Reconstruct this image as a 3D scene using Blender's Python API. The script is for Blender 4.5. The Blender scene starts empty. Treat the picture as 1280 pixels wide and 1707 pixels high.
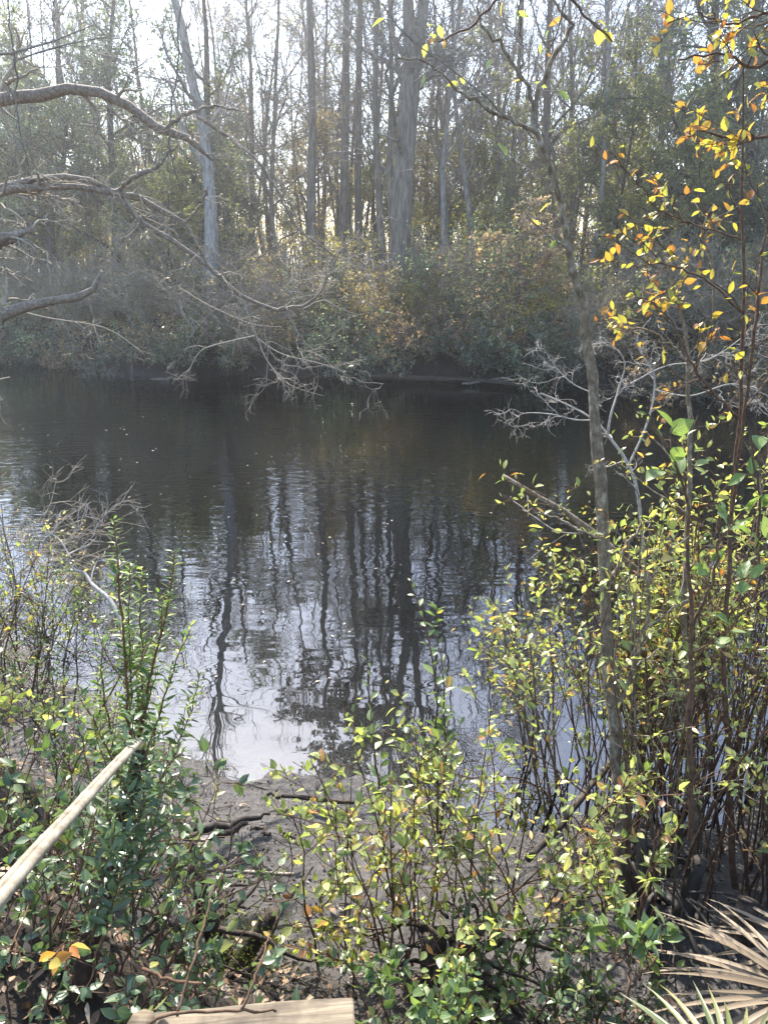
import bpy, math, random
import numpy as np
from mathutils import Vector

# ------------------------------------------------------------------ camera, world, sun, exposure
C = bpy.context.scene
COL = C.collection
CAM_H, PITCH, F = 3.0, math.radians(18.0), 1289.0     # eye above the water, downward tilt, focal length in photo pixels
cam_d = bpy.data.cameras.new('camera'); cam = bpy.data.objects.new('camera', cam_d); COL.objects.link(cam)
cam.location = (0, 0, CAM_H); cam.rotation_euler = (math.radians(90) - PITCH, 0, 0)
cam_d.sensor_fit = 'VERTICAL'; cam_d.angle_y = 2 * math.atan(853.5 / F)
cam_d.clip_start = 0.05; cam_d.clip_end = 2000
C.camera = cam
SUN_EL, SUN_AZ = math.radians(47), math.radians(-15)    # azimuth from the view direction (+Y), minus = left
world = bpy.data.worlds.new('World'); C.world = world; world.use_nodes = True
wn = world.node_tree.nodes; wl = world.node_tree.links
bg = wn['Background']; sky = wn.new('ShaderNodeTexSky'); sky.sky_type = 'NISHITA'; sky.sun_disc = False
sky.sun_elevation = SUN_EL; sky.sun_rotation = SUN_AZ; sky.air_density = 1.0; sky.dust_density = 1.0; sky.ozone_density = 1.0
wl.new(sky.outputs[0], bg.inputs[0]); bg.inputs[1].default_value = 0.15
sun_d = bpy.data.lights.new('sun', 'SUN'); sun_d.energy = 4.6; sun_d.angle = math.radians(0.53); sun_d.color = (1, .935, .83)
sun = bpy.data.objects.new('sun', sun_d); COL.objects.link(sun)
sdir = Vector((math.sin(SUN_AZ) * math.cos(SUN_EL), math.cos(SUN_AZ) * math.cos(SUN_EL), math.sin(SUN_EL)))
sun.rotation_euler = sdir.to_track_quat('Z', 'Y').to_euler(); sun.location = (-10, 10, 30)
C.view_settings.view_transform = 'Standard'; C.view_settings.look = 'None'; C.view_settings.gamma = 1
C.view_settings.exposure = 1.7
cy = C.cycles
cy.max_bounces = 6; cy.diffuse_bounces = 3; cy.glossy_bounces = 3; cy.transmission_bounces = 4; cy.volume_bounces = 0
cy.transparent_max_bounces = 6; cy.sample_clamp_indirect = 6; cy.caustics_reflective = False; cy.caustics_refractive = False

rng = np.random.default_rng(7)
PI = math.pi

# ------------------------------------------------------------------ helpers
def at(x, y, Y):                                        # photo pixel at world distance Y -> world point
    dx, dy = (x - 640) / F, (853.5 - y) / F
    d = np.array([dx, math.cos(PITCH) + dy * math.sin(PITCH), -math.sin(PITCH) + dy * math.cos(PITCH)])
    return np.array([0, 0, CAM_H]) + d * (Y / d[1])

def slant(p):
    return math.cos(PITCH) * p[1] - math.sin(PITCH) * (p[2] - CAM_H)

def norm(v): return v / np.maximum(np.linalg.norm(v, axis=-1, keepdims=True), 1e-9)

_lat = np.random.default_rng(3).random((256, 256))
def vnoise(x, y, s):
    x = np.asarray(x, float) * s + 1000.37; y = np.asarray(y, float) * s + 1000.71
    i, j = np.floor(x).astype(int), np.floor(y).astype(int); u, v = x - i, y - j
    u, v = u * u * (3 - 2 * u), v * v * (3 - 2 * v)
    g = lambda a, b: _lat[a & 255, b & 255]
    return (g(i, j) * (1 - u) + g(i + 1, j) * u) * (1 - v) + (g(i, j + 1) * (1 - u) + g(i + 1, j + 1) * u) * v - .5

def near_shore(x): return np.interp(x, [-60, -20, -6, -3.5, -2, -0.9, 0, .6, 1.2, 2, 3.5, 6, 20, 60], [18, 12, 8.5, 6.2, 5.0, 4.15, 3.9, 3.5, 3.4, 3.7, 4.8, 6.5, 10, 11])
def far_shore(x):
    b = np.interp(x, [-80, -40, -14, -11, -8.5, -7.4, -5.2, -4.6, -2, 0, 3, 6, 8, 12, 40, 80], [34, 30, 26, 24.8, 23.6, 21.4, 20.4, 21.4, 20.7, 20.2, 20.1, 19.0, 17.4, 16, 14.5, 14])
    return b + vnoise(x, 0, .9) * .5
def ground(x, y):
    x = np.asarray(x, float); y = np.asarray(y, float)
    ns = near_shore(x) + vnoise(x, y, 1.3) * .5 + vnoise(x, y, 4.5) * .22; fs = far_shore(x)
    s = ns - y; s2 = y - fs
    zn = np.interp(s, [0, 1.2, 1.7, 2.5, 4, 12], [0, .17, .36, 1.02, 1.25, 1.4])
    zf = np.interp(s2, [0, .12, .4, 1.2, 5, 40, 400], [0, .38, .72, 1.0, 1.5, 2.2, 6])
    w = np.minimum(-s, -s2)
    zw = -np.interp(w, [0, 1, 3, 6], [0, .16, .6, 1.4])
    z = np.where(s > 0, zn, np.where(s2 > 0, zf, zw))
    rough = vnoise(x, y, 2.1) * .05 + vnoise(x, y, 7) * .028 + vnoise(x, y, 19) * .018
    big = (vnoise(x, y, .35) * .5 + vnoise(x, y, 1.1) * .16) * np.clip(s2 / 2, 0, 1)
    return z + rough * np.where(w > 1, .3, 1) + big + vnoise(x, y, 1.2) * .12 * np.clip(s - 1.4, 0, 1)

class MB:                                               # collects geometry, one mesh object per build()
    def __init__(s): s.v = []; s.t = []; s.q = []; s.tm = []; s.qm = []; s.tone = []; s.lu = []; s.lv = []; s.n = 0
    def add(s, v, tris=None, quads=None, mat=0, tone=0., lu=None, lv=None):
        m = len(v); s.v.append(v)
        if tris is not None and len(tris): s.t.append(tris + s.n); s.tm.append(np.full(len(tris), mat))
        if quads is not None and len(quads): s.q.append(quads + s.n); s.qm.append(np.full(len(quads), mat))
        s.tone.append(np.broadcast_to(tone, m).astype(float))
        s.lu.append(np.zeros(m) if lu is None else lu); s.lv.append(np.zeros(m) if lv is None else lv)
        s.n += m
    def tubes(s, P, R, sides=5, mat=0, caps=False):
        P = np.asarray(P, float); R = np.asarray(R, float)
        if P.ndim == 2: P, R = P[None], R[None]
        m, k, _ = P.shape
        T = norm(np.gradient(P, axis=1)); D = norm(P[:, -1] - P[:, 0])
        ref = np.where(np.abs(D[:, 2:3]) > .75, np.array([[1., .13, 0]]), np.array([[.1, .07, 1.]]))[:, None, :]
        n1 = norm(np.cross(T, ref)); n2 = np.cross(T, n1)
        a = np.arange(sides) * 2 * PI / sides
        V = P[:, :, None, :] + R[:, :, None, None] * (np.cos(a)[None, None, :, None] * n1[:, :, None, :] + np.sin(a)[None, None, :, None] * n2[:, :, None, :])
        base = (np.arange(m) * k * sides)[:, None, None] + (np.arange(k - 1) * sides)[None, :, None]
        j = np.arange(sides)[None, None, :]; j2 = (j + 1) % sides
        Q = np.stack([base + j, base + j2, base + sides + j2, base + sides + j], -1).reshape(-1, 4)
        tr = None
        if caps:
            tr = []
            for i in range(m):
                for e, fl in ((0, 1), (k - 1, 0)):
                    o = i * k * sides + e * sides
                    for q in range(1, sides - 1): tr.append((o, o + q + 1, o + q) if fl else (o, o + q, o + q + 1))
            tr = np.array(tr)
        s.add(V.reshape(-1, 3), tris=tr, quads=Q, mat=mat, tone=np.repeat(rng.random(m), k * sides))
    def leaves(s, pos, d, n, L, W, mat=0, fine=False, tone=None, curl=.15):
        m = len(pos)
        if m == 0: return
        d = norm(d); side = norm(np.cross(d, n)); n = np.cross(side, d)
        L = np.broadcast_to(L, m)[:, None]; W = np.broadcast_to(W, m)[:, None] * (.34 + .3 * rng.random((m, 1)))
        if tone is None: tone = rng.random(m)
        if not fine:
            V = np.stack([pos, pos + d * L * .42 + side * W + n * W * .35, pos + d * L - n * L * curl, pos + d * L * .42 - side * W + n * W * .35], 1).reshape(-1, 3)
            s.add(V, quads=np.arange(m * 4).reshape(-1, 4), mat=mat, tone=np.repeat(tone, 4)); return
        cu = (curl * (rng.random((m, 1)) * 2 - .2)) * L
        f = .32
        pts = [pos]; us = [0]; vs = [0]
        for u, w in ((.12, .42), (.34, .96), (.62, .9), (.85, .42)):
            c = pos + d * L * u - n * cu * u * u
            for sg in (1, 0, -1):
                pts.append(c + side * W * w * sg + n * W * w * f * abs(sg)); us.append(u); vs.append(sg)
        pts.append(pos + d * L - n * cu); us.append(1); vs.append(0)
        V = np.stack(pts, 1).reshape(-1, 3); o = (np.arange(m) * 14)[:, None]
        T = np.array([[0, 1, 2], [0, 2, 3], [10, 13, 11], [11, 13, 12]])
        Q = np.array([[a + 0 + b, a + 3 + b, a + 4 + b, a + 1 + b] for a in (1, 4, 7) for b in (0, 1)])
        s.add(V, tris=(o[:, :, None] + T[None]).reshape(-1, 3), quads=(o[:, :, None] + Q[None]).reshape(-1, 4), mat=mat,
              tone=np.repeat(tone, 14), lu=np.tile(us, m).astype(float), lv=np.tile(vs, m).astype(float))
    def build(s, name, mats, parent=None, smooth=True):
        me = bpy.data.meshes.new(name)
        V = np.concatenate(s.v); nt = sum(map(len, s.t)); nq = sum(map(len, s.q))
        parts = [np.concatenate(s.t).reshape(-1)] if nt else []
        if nq: parts.append(np.concatenate(s.q).reshape(-1))
        loops = np.concatenate(parts).astype(np.int32)
        me.vertices.add(len(V)); me.vertices.foreach_set('co', V.astype(np.float32).ravel())
        me.loops.add(len(loops)); me.loops.foreach_set('vertex_index', loops)
        me.polygons.add(nt + nq)
        st = np.concatenate([np.arange(nt) * 3, nt * 3 + np.arange(nq) * 4]).astype(np.int32)
        me.polygons.foreach_set('loop_start', st)
        mi = np.concatenate((s.tm if nt else []) + (s.qm if nq else [])).astype(np.int32)
        for m in (mats if isinstance(mats, (list, tuple)) else [mats]): me.materials.append(m)
        me.polygons.foreach_set('material_index', mi)
        me.polygons.foreach_set('use_smooth', np.full(nt + nq, smooth))
        for nm, arr in (('tone', s.tone), ('lu', s.lu), ('lv', s.lv)):
            at_ = me.attributes.new(nm, 'FLOAT', 'POINT'); at_.data.foreach_set('value', np.concatenate(arr).astype(np.float32))
        me.update(calc_edges=True)
        o = bpy.data.objects.new(name, me); COL.objects.link(o)
        if parent is not None: o.parent = parent
        return o

def empty(name, loc, label=None, cat=None, group=None, rz=0):
    o = bpy.data.objects.new(name, None); COL.objects.link(o); o.location = tuple(loc); o.rotation_euler = (0, 0, rz); o.empty_display_size = .2
    return tag(o, label, cat, group)
def tag(o, label=None, cat=None, group=None, kind=None):
    if label: o['label'] = label
    if cat: o['category'] = cat
    if group: o['group'] = group
    if kind: o['kind'] = kind
    return o
def copy_tree(o):
    c = o.copy(); COL.objects.link(c)
    for ch in list(o.children):
        d = ch.copy(); COL.objects.link(d); d.parent = c
    return c

# ---- growth
def grow(S, D, L, k=5, wob=.2, trop=(0, 0, 0)):
    m = len(S); D = norm(D); P = [S]; cur = S; step = (np.broadcast_to(L, m) / (k - 1))[:, None]; d = D
    for i in range(k - 1):
        cur = cur + d * step; P.append(cur)
        d = norm(d + rng.normal(0, wob, (m, 3)) + np.asarray(trop))
    return np.stack(P, 1)
def taper(r0, k, end=.25, pw=1.): return np.asarray(r0)[:, None] * (1 - (1 - end) * np.linspace(0, 1, k)[None] ** pw)
def sample(P, R, idx, t):
    k = P.shape[1]; f = t * (k - 1); i = np.minimum(f.astype(int), k - 2); u = (f - i)[:, None]
    a, b = P[idx, i], P[idx, i + 1]
    return a + (b - a) * u, norm(b - a), R[idx, i] * (1 - u[:, 0]) + R[idx, i + 1] * u[:, 0]
def perp(T):
    return norm(np.cross(T, rng.normal(size=T.shape)))
def branch(P, R, n, t0, t1, ang, L, rf=.6, k=5, wob=.2, trop=(0, 0, 0), jit=.3, end=.25, flat=False, taperL=.5, pw=1.):
    m = len(P); idx = np.repeat(np.arange(m), n); N = len(idx)
    t = t0 + (t1 - t0) * rng.random(N) ** pw
    S, T, r = sample(P, R, idx, t); pp = perp(T)
    if flat: pp[:, 2] *= .3; pp = norm(pp)
    a = np.clip(ang + rng.normal(0, .2, N), .1, 1.6)[:, None]
    D = T * np.cos(a) + pp * np.sin(a)
    Ls = np.broadcast_to(L, m)[idx] if np.ndim(L) else np.full(N, L)
    Ls = Ls * (1 - taperL * (t - t0) / max(t1 - t0, 1e-3)) * (1 + rng.normal(0, jit, N)).clip(.3, 2)
    P2 = grow(S, D, Ls, k, wob, trop); return P2, taper(r * rf, k, end)
def leafpos(P, R, n, t0=.1, t1=1., spread=1., up=.0, pw=1.):
    m = len(P); idx = np.repeat(np.arange(m), n); t = t0 + (t1 - t0) * rng.random(len(idx)) ** pw
    S, T, r = sample(P, R, idx, t); d = norm(T * .55 + perp(T) * spread + np.array([0, 0, up]))
    nn = norm(np.array([0, 0, 1.]) + rng.normal(0, .75, d.shape))
    return S, d, nn
def trace(pts, k=20, wj=.0):                             # pts: (px, py, Y, width in px) -> one polyline through them
    A = np.array([at(p[0], p[1], p[2]) for p in pts]); w = np.array([p[3] * .5 * slant(a) / F for p, a in zip(pts, A)])
    s = np.concatenate([[0], np.cumsum(np.linalg.norm(np.diff(A, axis=0), axis=1))]); u = np.linspace(0, s[-1], k)
    # smooth through the points with a Catmull-Rom spline
    out = []
    for t in u:
        i = min(np.searchsorted(s, t, 'right') - 1, len(s) - 2); i = max(i, 0); f = (t - s[i]) / max(s[i + 1] - s[i], 1e-6)
        p0, p1, p2, p3 = A[max(i - 1, 0)], A[i], A[i + 1], A[min(i + 2, len(A) - 1)]
        out.append(.5 * (2 * p1 + (p2 - p0) * f + (2 * p0 - 5 * p1 + 4 * p2 - p3) * f * f + (3 * p1 - p0 - 3 * p2 + p3) * f ** 3))
    P = np.array(out)
    if wj: P[1:-1] += rng.normal(0, wj, (k - 2, 3))
    return P[None], np.interp(u, s, w)[None]

# ------------------------------------------------------------------ materials
def mat_base(name):
    m = bpy.data.materials.new(name); m.use_nodes = True; nt = m.node_tree; nt.nodes.clear()
    out = nt.nodes.new('ShaderNodeOutputMaterial'); return m, nt, nt.nodes, nt.links, out
def ramp(N, cols, pos=None, mode='LINEAR'):
    r = N.new('ShaderNodeValToRGB'); e = r.color_ramp.elements; r.color_ramp.interpolation = mode
    pos = pos or [i / (len(cols) - 1) for i in range(len(cols))]
    e[0].position = pos[0]; e[0].color = (*cols[0], 1); e[1].position = pos[-1]; e[1].color = (*cols[-1], 1)
    for c, p in zip(cols[1:-1], pos[1:-1]): x = e.new(p); x.color = (*c, 1)
    return r
def noise(N, scale, detail=4, rough=.6): n = N.new('ShaderNodeTexNoise'); n.inputs['Scale'].default_value = scale; n.inputs['Detail'].default_value = detail; n.inputs['Roughness'].default_value = rough; return n
def bark(name, cols, scale=(8, 8, 2.5), bump=.5, rough=.85, pos=None, dist=.01):
    m, nt, N, Lk, out = mat_base(name)
    tc = N.new('ShaderNodeTexCoord'); mp = N.new('ShaderNodeMapping'); mp.inputs['Scale'].default_value = scale
    n = noise(N, 2.2, 7, .65); Lk.new(tc.outputs['Object'], mp.inputs[0]); Lk.new(mp.outputs[0], n.inputs['Vector'])
    r = ramp(N, cols, pos or [.3 + .4 * i / (len(cols) - 1) for i in range(len(cols))])
    b = N.new('ShaderNodeBump'); b.inputs['Strength'].default_value = bump; b.inputs['Distance'].default_value = dist
    p = N.new('ShaderNodeBsdfPrincipled'); p.inputs['Roughness'].default_value = rough; p.inputs['Specular IOR Level'].default_value = .3
    Lk.new(n.outputs['Fac'], r.inputs[0]); Lk.new(r.outputs[0], p.inputs['Base Color']); Lk.new(n.outputs['Fac'], b.inputs['Height']); Lk.new(b.outputs[0], p.inputs['Normal'])
    Lk.new(p.outputs[0], out.inputs[0]); return m
def leafmat(name, cols, pos=None, trans=.5, gloss=.45, spec=.5, tmul=1.6, veins=False, mode='LINEAR'):
    m, nt, N, Lk, out = mat_base(name)
    a = N.new('ShaderNodeAttribute'); a.attribute_name = 'tone'
    r = ramp(N, cols, pos, mode); Lk.new(a.outputs['Fac'], r.inputs[0]); col = r.outputs[0]
    if veins:
        av = N.new('ShaderNodeAttribute'); av.attribute_name = 'lv'; au = N.new('ShaderNodeAttribute'); au.attribute_name = 'lu'
        ab = N.new('ShaderNodeMath'); ab.operation = 'ABSOLUTE'; Lk.new(av.outputs['Fac'], ab.inputs[0])
        sub = N.new('ShaderNodeMath'); sub.operation = 'MULTIPLY_ADD'; sub.inputs[1].default_value = -.35; Lk.new(ab.outputs[0], sub.inputs[0]); Lk.new(au.outputs['Fac'], sub.inputs[2])
        sn = N.new('ShaderNodeMath'); sn.operation = 'MULTIPLY'; sn.inputs[1].default_value = 50; Lk.new(sub.outputs[0], sn.inputs[0])
        s2 = N.new('ShaderNodeMath'); s2.operation = 'SINE'; Lk.new(sn.outputs[0], s2.inputs[0])
        mid = N.new('ShaderNodeMath'); mid.operation = 'LESS_THAN'; mid.inputs[1].default_value = .07; Lk.new(ab.outputs[0], mid.inputs[0])
        mx = N.new('ShaderNodeMath'); mx.operation = 'MAXIMUM'; Lk.new(s2.outputs[0], mx.inputs[0]); Lk.new(mid.outputs[0], mx.inputs[1])
        mr = N.new('ShaderNodeMapRange'); mr.inputs[1].default_value = .4; mr.inputs[2].default_value = 1; mr.inputs[3].default_value = 0; mr.inputs[4].default_value = .3; Lk.new(mx.outputs[0], mr.inputs[0])
        tc = N.new('ShaderNodeTexCoord'); sp = noise(N, 70, 3); Lk.new(tc.outputs['Object'], sp.inputs['Vector'])
        sr = N.new('ShaderNodeMapRange'); sr.inputs[1].default_value = .62; sr.inputs[2].default_value = .74; sr.inputs[4].default_value = .75; Lk.new(sp.outputs['Fac'], sr.inputs[0])
        mixv = N.new('ShaderNodeMixRGB'); Lk.new(mr.outputs[0], mixv.inputs[0]); Lk.new(col, mixv.inputs[1]); mixv.inputs[2].default_value = (.45, .5, .22, 1)
        mixs = N.new('ShaderNodeMixRGB'); Lk.new(sr.outputs[0], mixs.inputs[0]); Lk.new(mixv.outputs[0], mixs.inputs[1]); mixs.inputs[2].default_value = (.12, .07, .03, 1)
        col = mixs.outputs[0]
    p = N.new('ShaderNodeBsdfPrincipled'); p.inputs['Roughness'].default_value = gloss; p.inputs['Specular IOR Level'].default_value = spec; Lk.new(col, p.inputs['Base Color'])
    t = N.new('ShaderNodeBsdfTranslucent'); mu = N.new('ShaderNodeVectorMath'); mu.operation = 'MULTIPLY'; mu.inputs[1].default_value = (tmul, tmul * 1.02, tmul * .6)
    Lk.new(col, mu.inputs[0]); Lk.new(mu.outputs[0], t.inputs['Color'])
    mx2 = N.new('ShaderNodeMixShader'); mx2.inputs[0].default_value = trans; Lk.new(p.outputs[0], mx2.inputs[1]); Lk.new(t.outputs[0], mx2.inputs[2]); Lk.new(mx2.outputs[0], out.inputs[0])
    return m

B_far = bark('bark_grey', [(.07, .058, .048), (.19, .16, .13), (.3, .26, .22)], (6, 6, 1.2), .7)
B_pale = bark('bark_pale', [(.12, .11, .1), (.3, .28, .26), (.42, .4, .38)], (7, 7, 2), .5)
B_dark = bark('bark_dark', [(.02, .017, .015), (.06, .05, .042), (.1, .09, .08)], (6, 6, 1.5), .7)
B_twig = bark('twig_grey', [(.15, .13, .115), (.3, .27, .24)], (9, 9, 9), .2)
B_twigm = bark('twig_mid', [(.22, .185, .145), (.42, .37, .3)], (20, 20, 20), .2)
B_twigp = bark('twig_pale', [(.25, .22, .19), (.47, .43, .38)], (20, 20, 20), .2)
B_limb = bark('bark_lichen', [(.13, .1, .078), (.24, .195, .155), (.42, .37, .32)], (22, 22, 22), .9, pos=[.3, .52, .75])
B_sap = bark('bark_sapling', [(.09, .068, .045), (.2, .155, .105), (.4, .36, .29)], (16, 16, 9), .9, pos=[.36, .52, .7])
B_stem = bark('stem_brown', [(.04, .022, .015), (.11, .06, .035), (.17, .11, .07)], (20, 20, 20), .3)
B_stemr = bark('stem_reddish', [(.10, .035, .02), (.2, .09, .04)], (20, 20, 20), .3)
B_log = bark('rotten_wood', [(.02, .016, .013), (.06, .045, .035), (.16, .13, .1)], (12, 12, 12), 1., dist=.02)
B_can = bark('bamboo_cane', [(.13, .105, .075), (.25, .215, .165), (.34, .3, .24)], (9, 9, 9), .12, rough=.5)

L_ever = leafmat('leaf_evergreen', [(.04, .065, .04), (.09, .135, .08), (.17, .23, .14)], trans=.4, gloss=.28, spec=.6)
L_ever2 = leafmat('leaf_olive', [(.09, .11, .04), (.22, .24, .09), (.38, .36, .15)], trans=.45)
L_tan = leafmat('leaf_tan', [(.15, .11, .06), (.34, .26, .14), (.45, .33, .18), (.38, .36, .15)], trans=.5)
L_pink = leafmat('leaf_pink', [(.34, .2, .19), (.55, .37, .34), (.6, .46, .38), (.55, .46, .26)], trans=.5)
L_yolk = leafmat('leaf_yellow_far', [(.16, .18, .06), (.42, .38, .1), (.55, .42, .1)], trans=.5)
L_grey = leafmat('leaf_greygreen', [(.1, .13, .075), (.26, .31, .18), (.46, .5, .32)], trans=.4, gloss=.35)
L_rus = leafmat('leaf_russet', [(.2, .13, .08), (.36, .24, .14), (.42, .31, .19)], trans=.5)
L_pine = leafmat('pine_needles', [(.02, .035, .018), (.05, .075, .03)], trans=.25)
L_yel = leafmat('leaf_yellow', [(.18, .25, .07), (.34, .39, .12), (.48, .47, .14), (.54, .42, .1), (.5, .22, .06), (.25, .1, .04)], [0, .4, .72, .88, .96, 1], trans=.5, veins=True, gloss=.36, spec=.7, tmul=1.4)
L_mix = leafmat('leaf_turning', [(.13, .18, .05), (.27, .33, .1), (.44, .46, .17), (.5, .45, .16), (.5, .28, .08), (.3, .1, .05)], [0, .4, .74, .9, .965, 1], trans=.45, veins=True, gloss=.36, spec=.7, tmul=1.5)
L_grn = leafmat('leaf_green', [(.045, .09, .03), (.09, .16, .05), (.17, .24, .08), (.4, .34, .06)], [0, .5, .93, 1], trans=.4, veins=True, gloss=.33, spec=.8, tmul=1.6)
L_dgrn = leafmat('leaf_deep_green', [(.035, .075, .035), (.07, .125, .055), (.12, .18, .08), (.28, .26, .06)], [0, .5, .94, 1], trans=.3, veins=True, gloss=.32, spec=.8)
L_big = leafmat('leaf_bright_green', [(.09, .16, .045), (.15, .24, .065), (.24, .31, .1)], trans=.45, veins=True, tmul=1.4)
L_wil = leafmat('leaf_willow', [(.06, .12, .035), (.14, .22, .06), (.32, .36, .1)], [0, .6, 1], trans=.45, veins=False)
L_dead = leafmat('leaf_dead', [(.10, .06, .035), (.22, .13, .075), (.36, .24, .15), (.5, .4, .3)], trans=.2, gloss=.6, tmul=1)
L_org = leafmat('leaf_orange', [(.34, .34, .07), (.5, .4, .07), (.52, .3, .05), (.5, .17, .04), (.3, .1, .04)], [0, .4, .66, .86, 1], trans=.5, veins=True, tmul=1.1)
L_palm = leafmat('palmetto_green', [(.09, .12, .04), (.19, .21, .08), (.29, .27, .13)], trans=.3, gloss=.4)
L_pald = leafmat('palmetto_dead', [(.12, .085, .05), (.22, .165, .105), (.33, .26, .18)], trans=.2, gloss=.6, tmul=1)
def flat(name, col, rough=.6):
    m, nt, N, Lk, out = mat_base(name); p = N.new('ShaderNodeBsdfPrincipled'); n = noise(N, 12, 5); tc = N.new('ShaderNodeTexCoord'); Lk.new(tc.outputs['Object'], n.inputs['Vector'])
    r = ramp(N, [tuple(c * .7 for c in col), col], [.3, .7]); Lk.new(n.outputs['Fac'], r.inputs[0]); Lk.new(r.outputs[0], p.inputs['Base Color']); p.inputs['Roughness'].default_value = rough; Lk.new(p.outputs[0], out.inputs[0]); return m

# ------------------------------------------------------------------ the setting: ground, water, haze
def ground_material():
    m, nt, N, Lk, out = mat_base('mud_and_soil')
    geo = N.new('ShaderNodeNewGeometry'); sep = N.new('ShaderNodeSeparateXYZ'); Lk.new(geo.outputs['Position'], sep.inputs[0])
    n1 = noise(N, 2.5, 8, .7); n2 = noise(N, 26, 8, .75); n3 = noise(N, 9, 5, .6)
    for n in (n1, n2, n3): Lk.new(geo.outputs['Position'], n.inputs['Vector'])
    r1 = ramp(N, [(.026, .022, .02), (.062, .056, .053), (.115, .105, .1)], [.3, .5, .7]); Lk.new(n2.outputs['Fac'], r1.inputs[0])
    r2 = ramp(N, [(.012, .008, .005), (.032, .021, .013), (.06, .04, .024)], [.3, .5, .7]); Lk.new(n3.outputs['Fac'], r2.inputs[0])
    hz = N.new('ShaderNodeMapRange'); hz.inputs[1].default_value = .22; hz.inputs[2].default_value = .5; Lk.new(sep.outputs['Z'], hz.inputs[0])
    mx = N.new('ShaderNodeMixRGB'); Lk.new(hz.outputs[0], mx.inputs[0]); Lk.new(r1.outputs[0], mx.inputs[1]); Lk.new(r2.outputs[0], mx.inputs[2])
    # under the tannin water and everywhere on the far side the silt is almost black-brown
    dz = N.new('ShaderNodeMapRange'); dz.inputs[1].default_value = -.3; dz.inputs[2].default_value = -.01; Lk.new(sep.outputs['Z'], dz.inputs[0])
    m2 = N.new('ShaderNodeMixRGB'); Lk.new(dz.outputs[0], m2.inputs[0]); m2.inputs[1].default_value = (.008, .005, .004, 1); Lk.new(mx.outputs[0], m2.inputs[2])
    fy = N.new('ShaderNodeMapRange'); fy.inputs[1].default_value = 13; fy.inputs[2].default_value = 14; Lk.new(sep.outputs['Y'], fy.inputs[0])
    m3 = N.new('ShaderNodeMixRGB'); Lk.new(fy.outputs[0], m3.inputs[0]); Lk.new(m2.outputs[0], m3.inputs[1]); m3.inputs[2].default_value = (.022, .016, .012, 1)
    ad = N.new('ShaderNodeMath'); ad.operation = 'MULTIPLY_ADD'; ad.inputs[1].default_value = .22; Lk.new(n1.outputs['Fac'], ad.inputs[0]); Lk.new(sep.outputs['Z'], ad.inputs[2])
    wet = N.new('ShaderNodeMapRange'); wet.inputs[1].default_value = .12; wet.inputs[2].default_value = .34; wet.inputs[3].default_value = .24; wet.inputs[4].default_value = .8; Lk.new(ad.outputs[0], wet.inputs[0])
    p = N.new('ShaderNodeBsdfPrincipled'); Lk.new(m3.outputs[0], p.inputs['Base Color']); Lk.new(wet.outputs[0], p.inputs['Roughness'])
    b1 = N.new('ShaderNodeBump'); b1.inputs['Strength'].default_value = .9; b1.inputs['Distance'].default_value = .03; Lk.new(n3.outputs['Fac'], b1.inputs['Height'])
    b2 = N.new('ShaderNodeBump'); b2.inputs['Strength'].default_value = .8; b2.inputs['Distance'].default_value = .024; Lk.new(n2.outputs['Fac'], b2.inputs['Height']); Lk.new(b1.outputs[0], b2.inputs['Normal'])
    Lk.new(b2.outputs[0], p.inputs['Normal']); Lk.new(p.outputs[0], out.inputs[0]); return m
gu = np.linspace(-1, 1, 420); gx = 3.2 * gu + 900 * np.sign(gu) * np.abs(gu) ** 9 + 6 * gu ** 3
gy = np.concatenate([np.linspace(-300, -6, 10)[:-1], np.linspace(-6, .5, 25)[:-1], np.linspace(.5, 6, 190)[:-1], np.linspace(6, 14, 60)[:-1], np.linspace(14, 30, 130)[:-1], np.linspace(30, 60, 40)[:-1], np.geomspace(60, 1500, 22)])
X, Y = np.meshgrid(gx, gy); Z = ground(X, Y); nx, ny = len(gx), len(gy)
g = MB(); i = (np.arange(ny - 1)[:, None] * nx + np.arange(nx - 1)[None]).reshape(-1)
g.add(np.stack([X, Y, Z], -1).reshape(-1, 3), quads=np.stack([i, i + 1, i + 1 + nx, i + nx], -1))
tag(g.build('ground', ground_material()), kind='structure')

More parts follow.
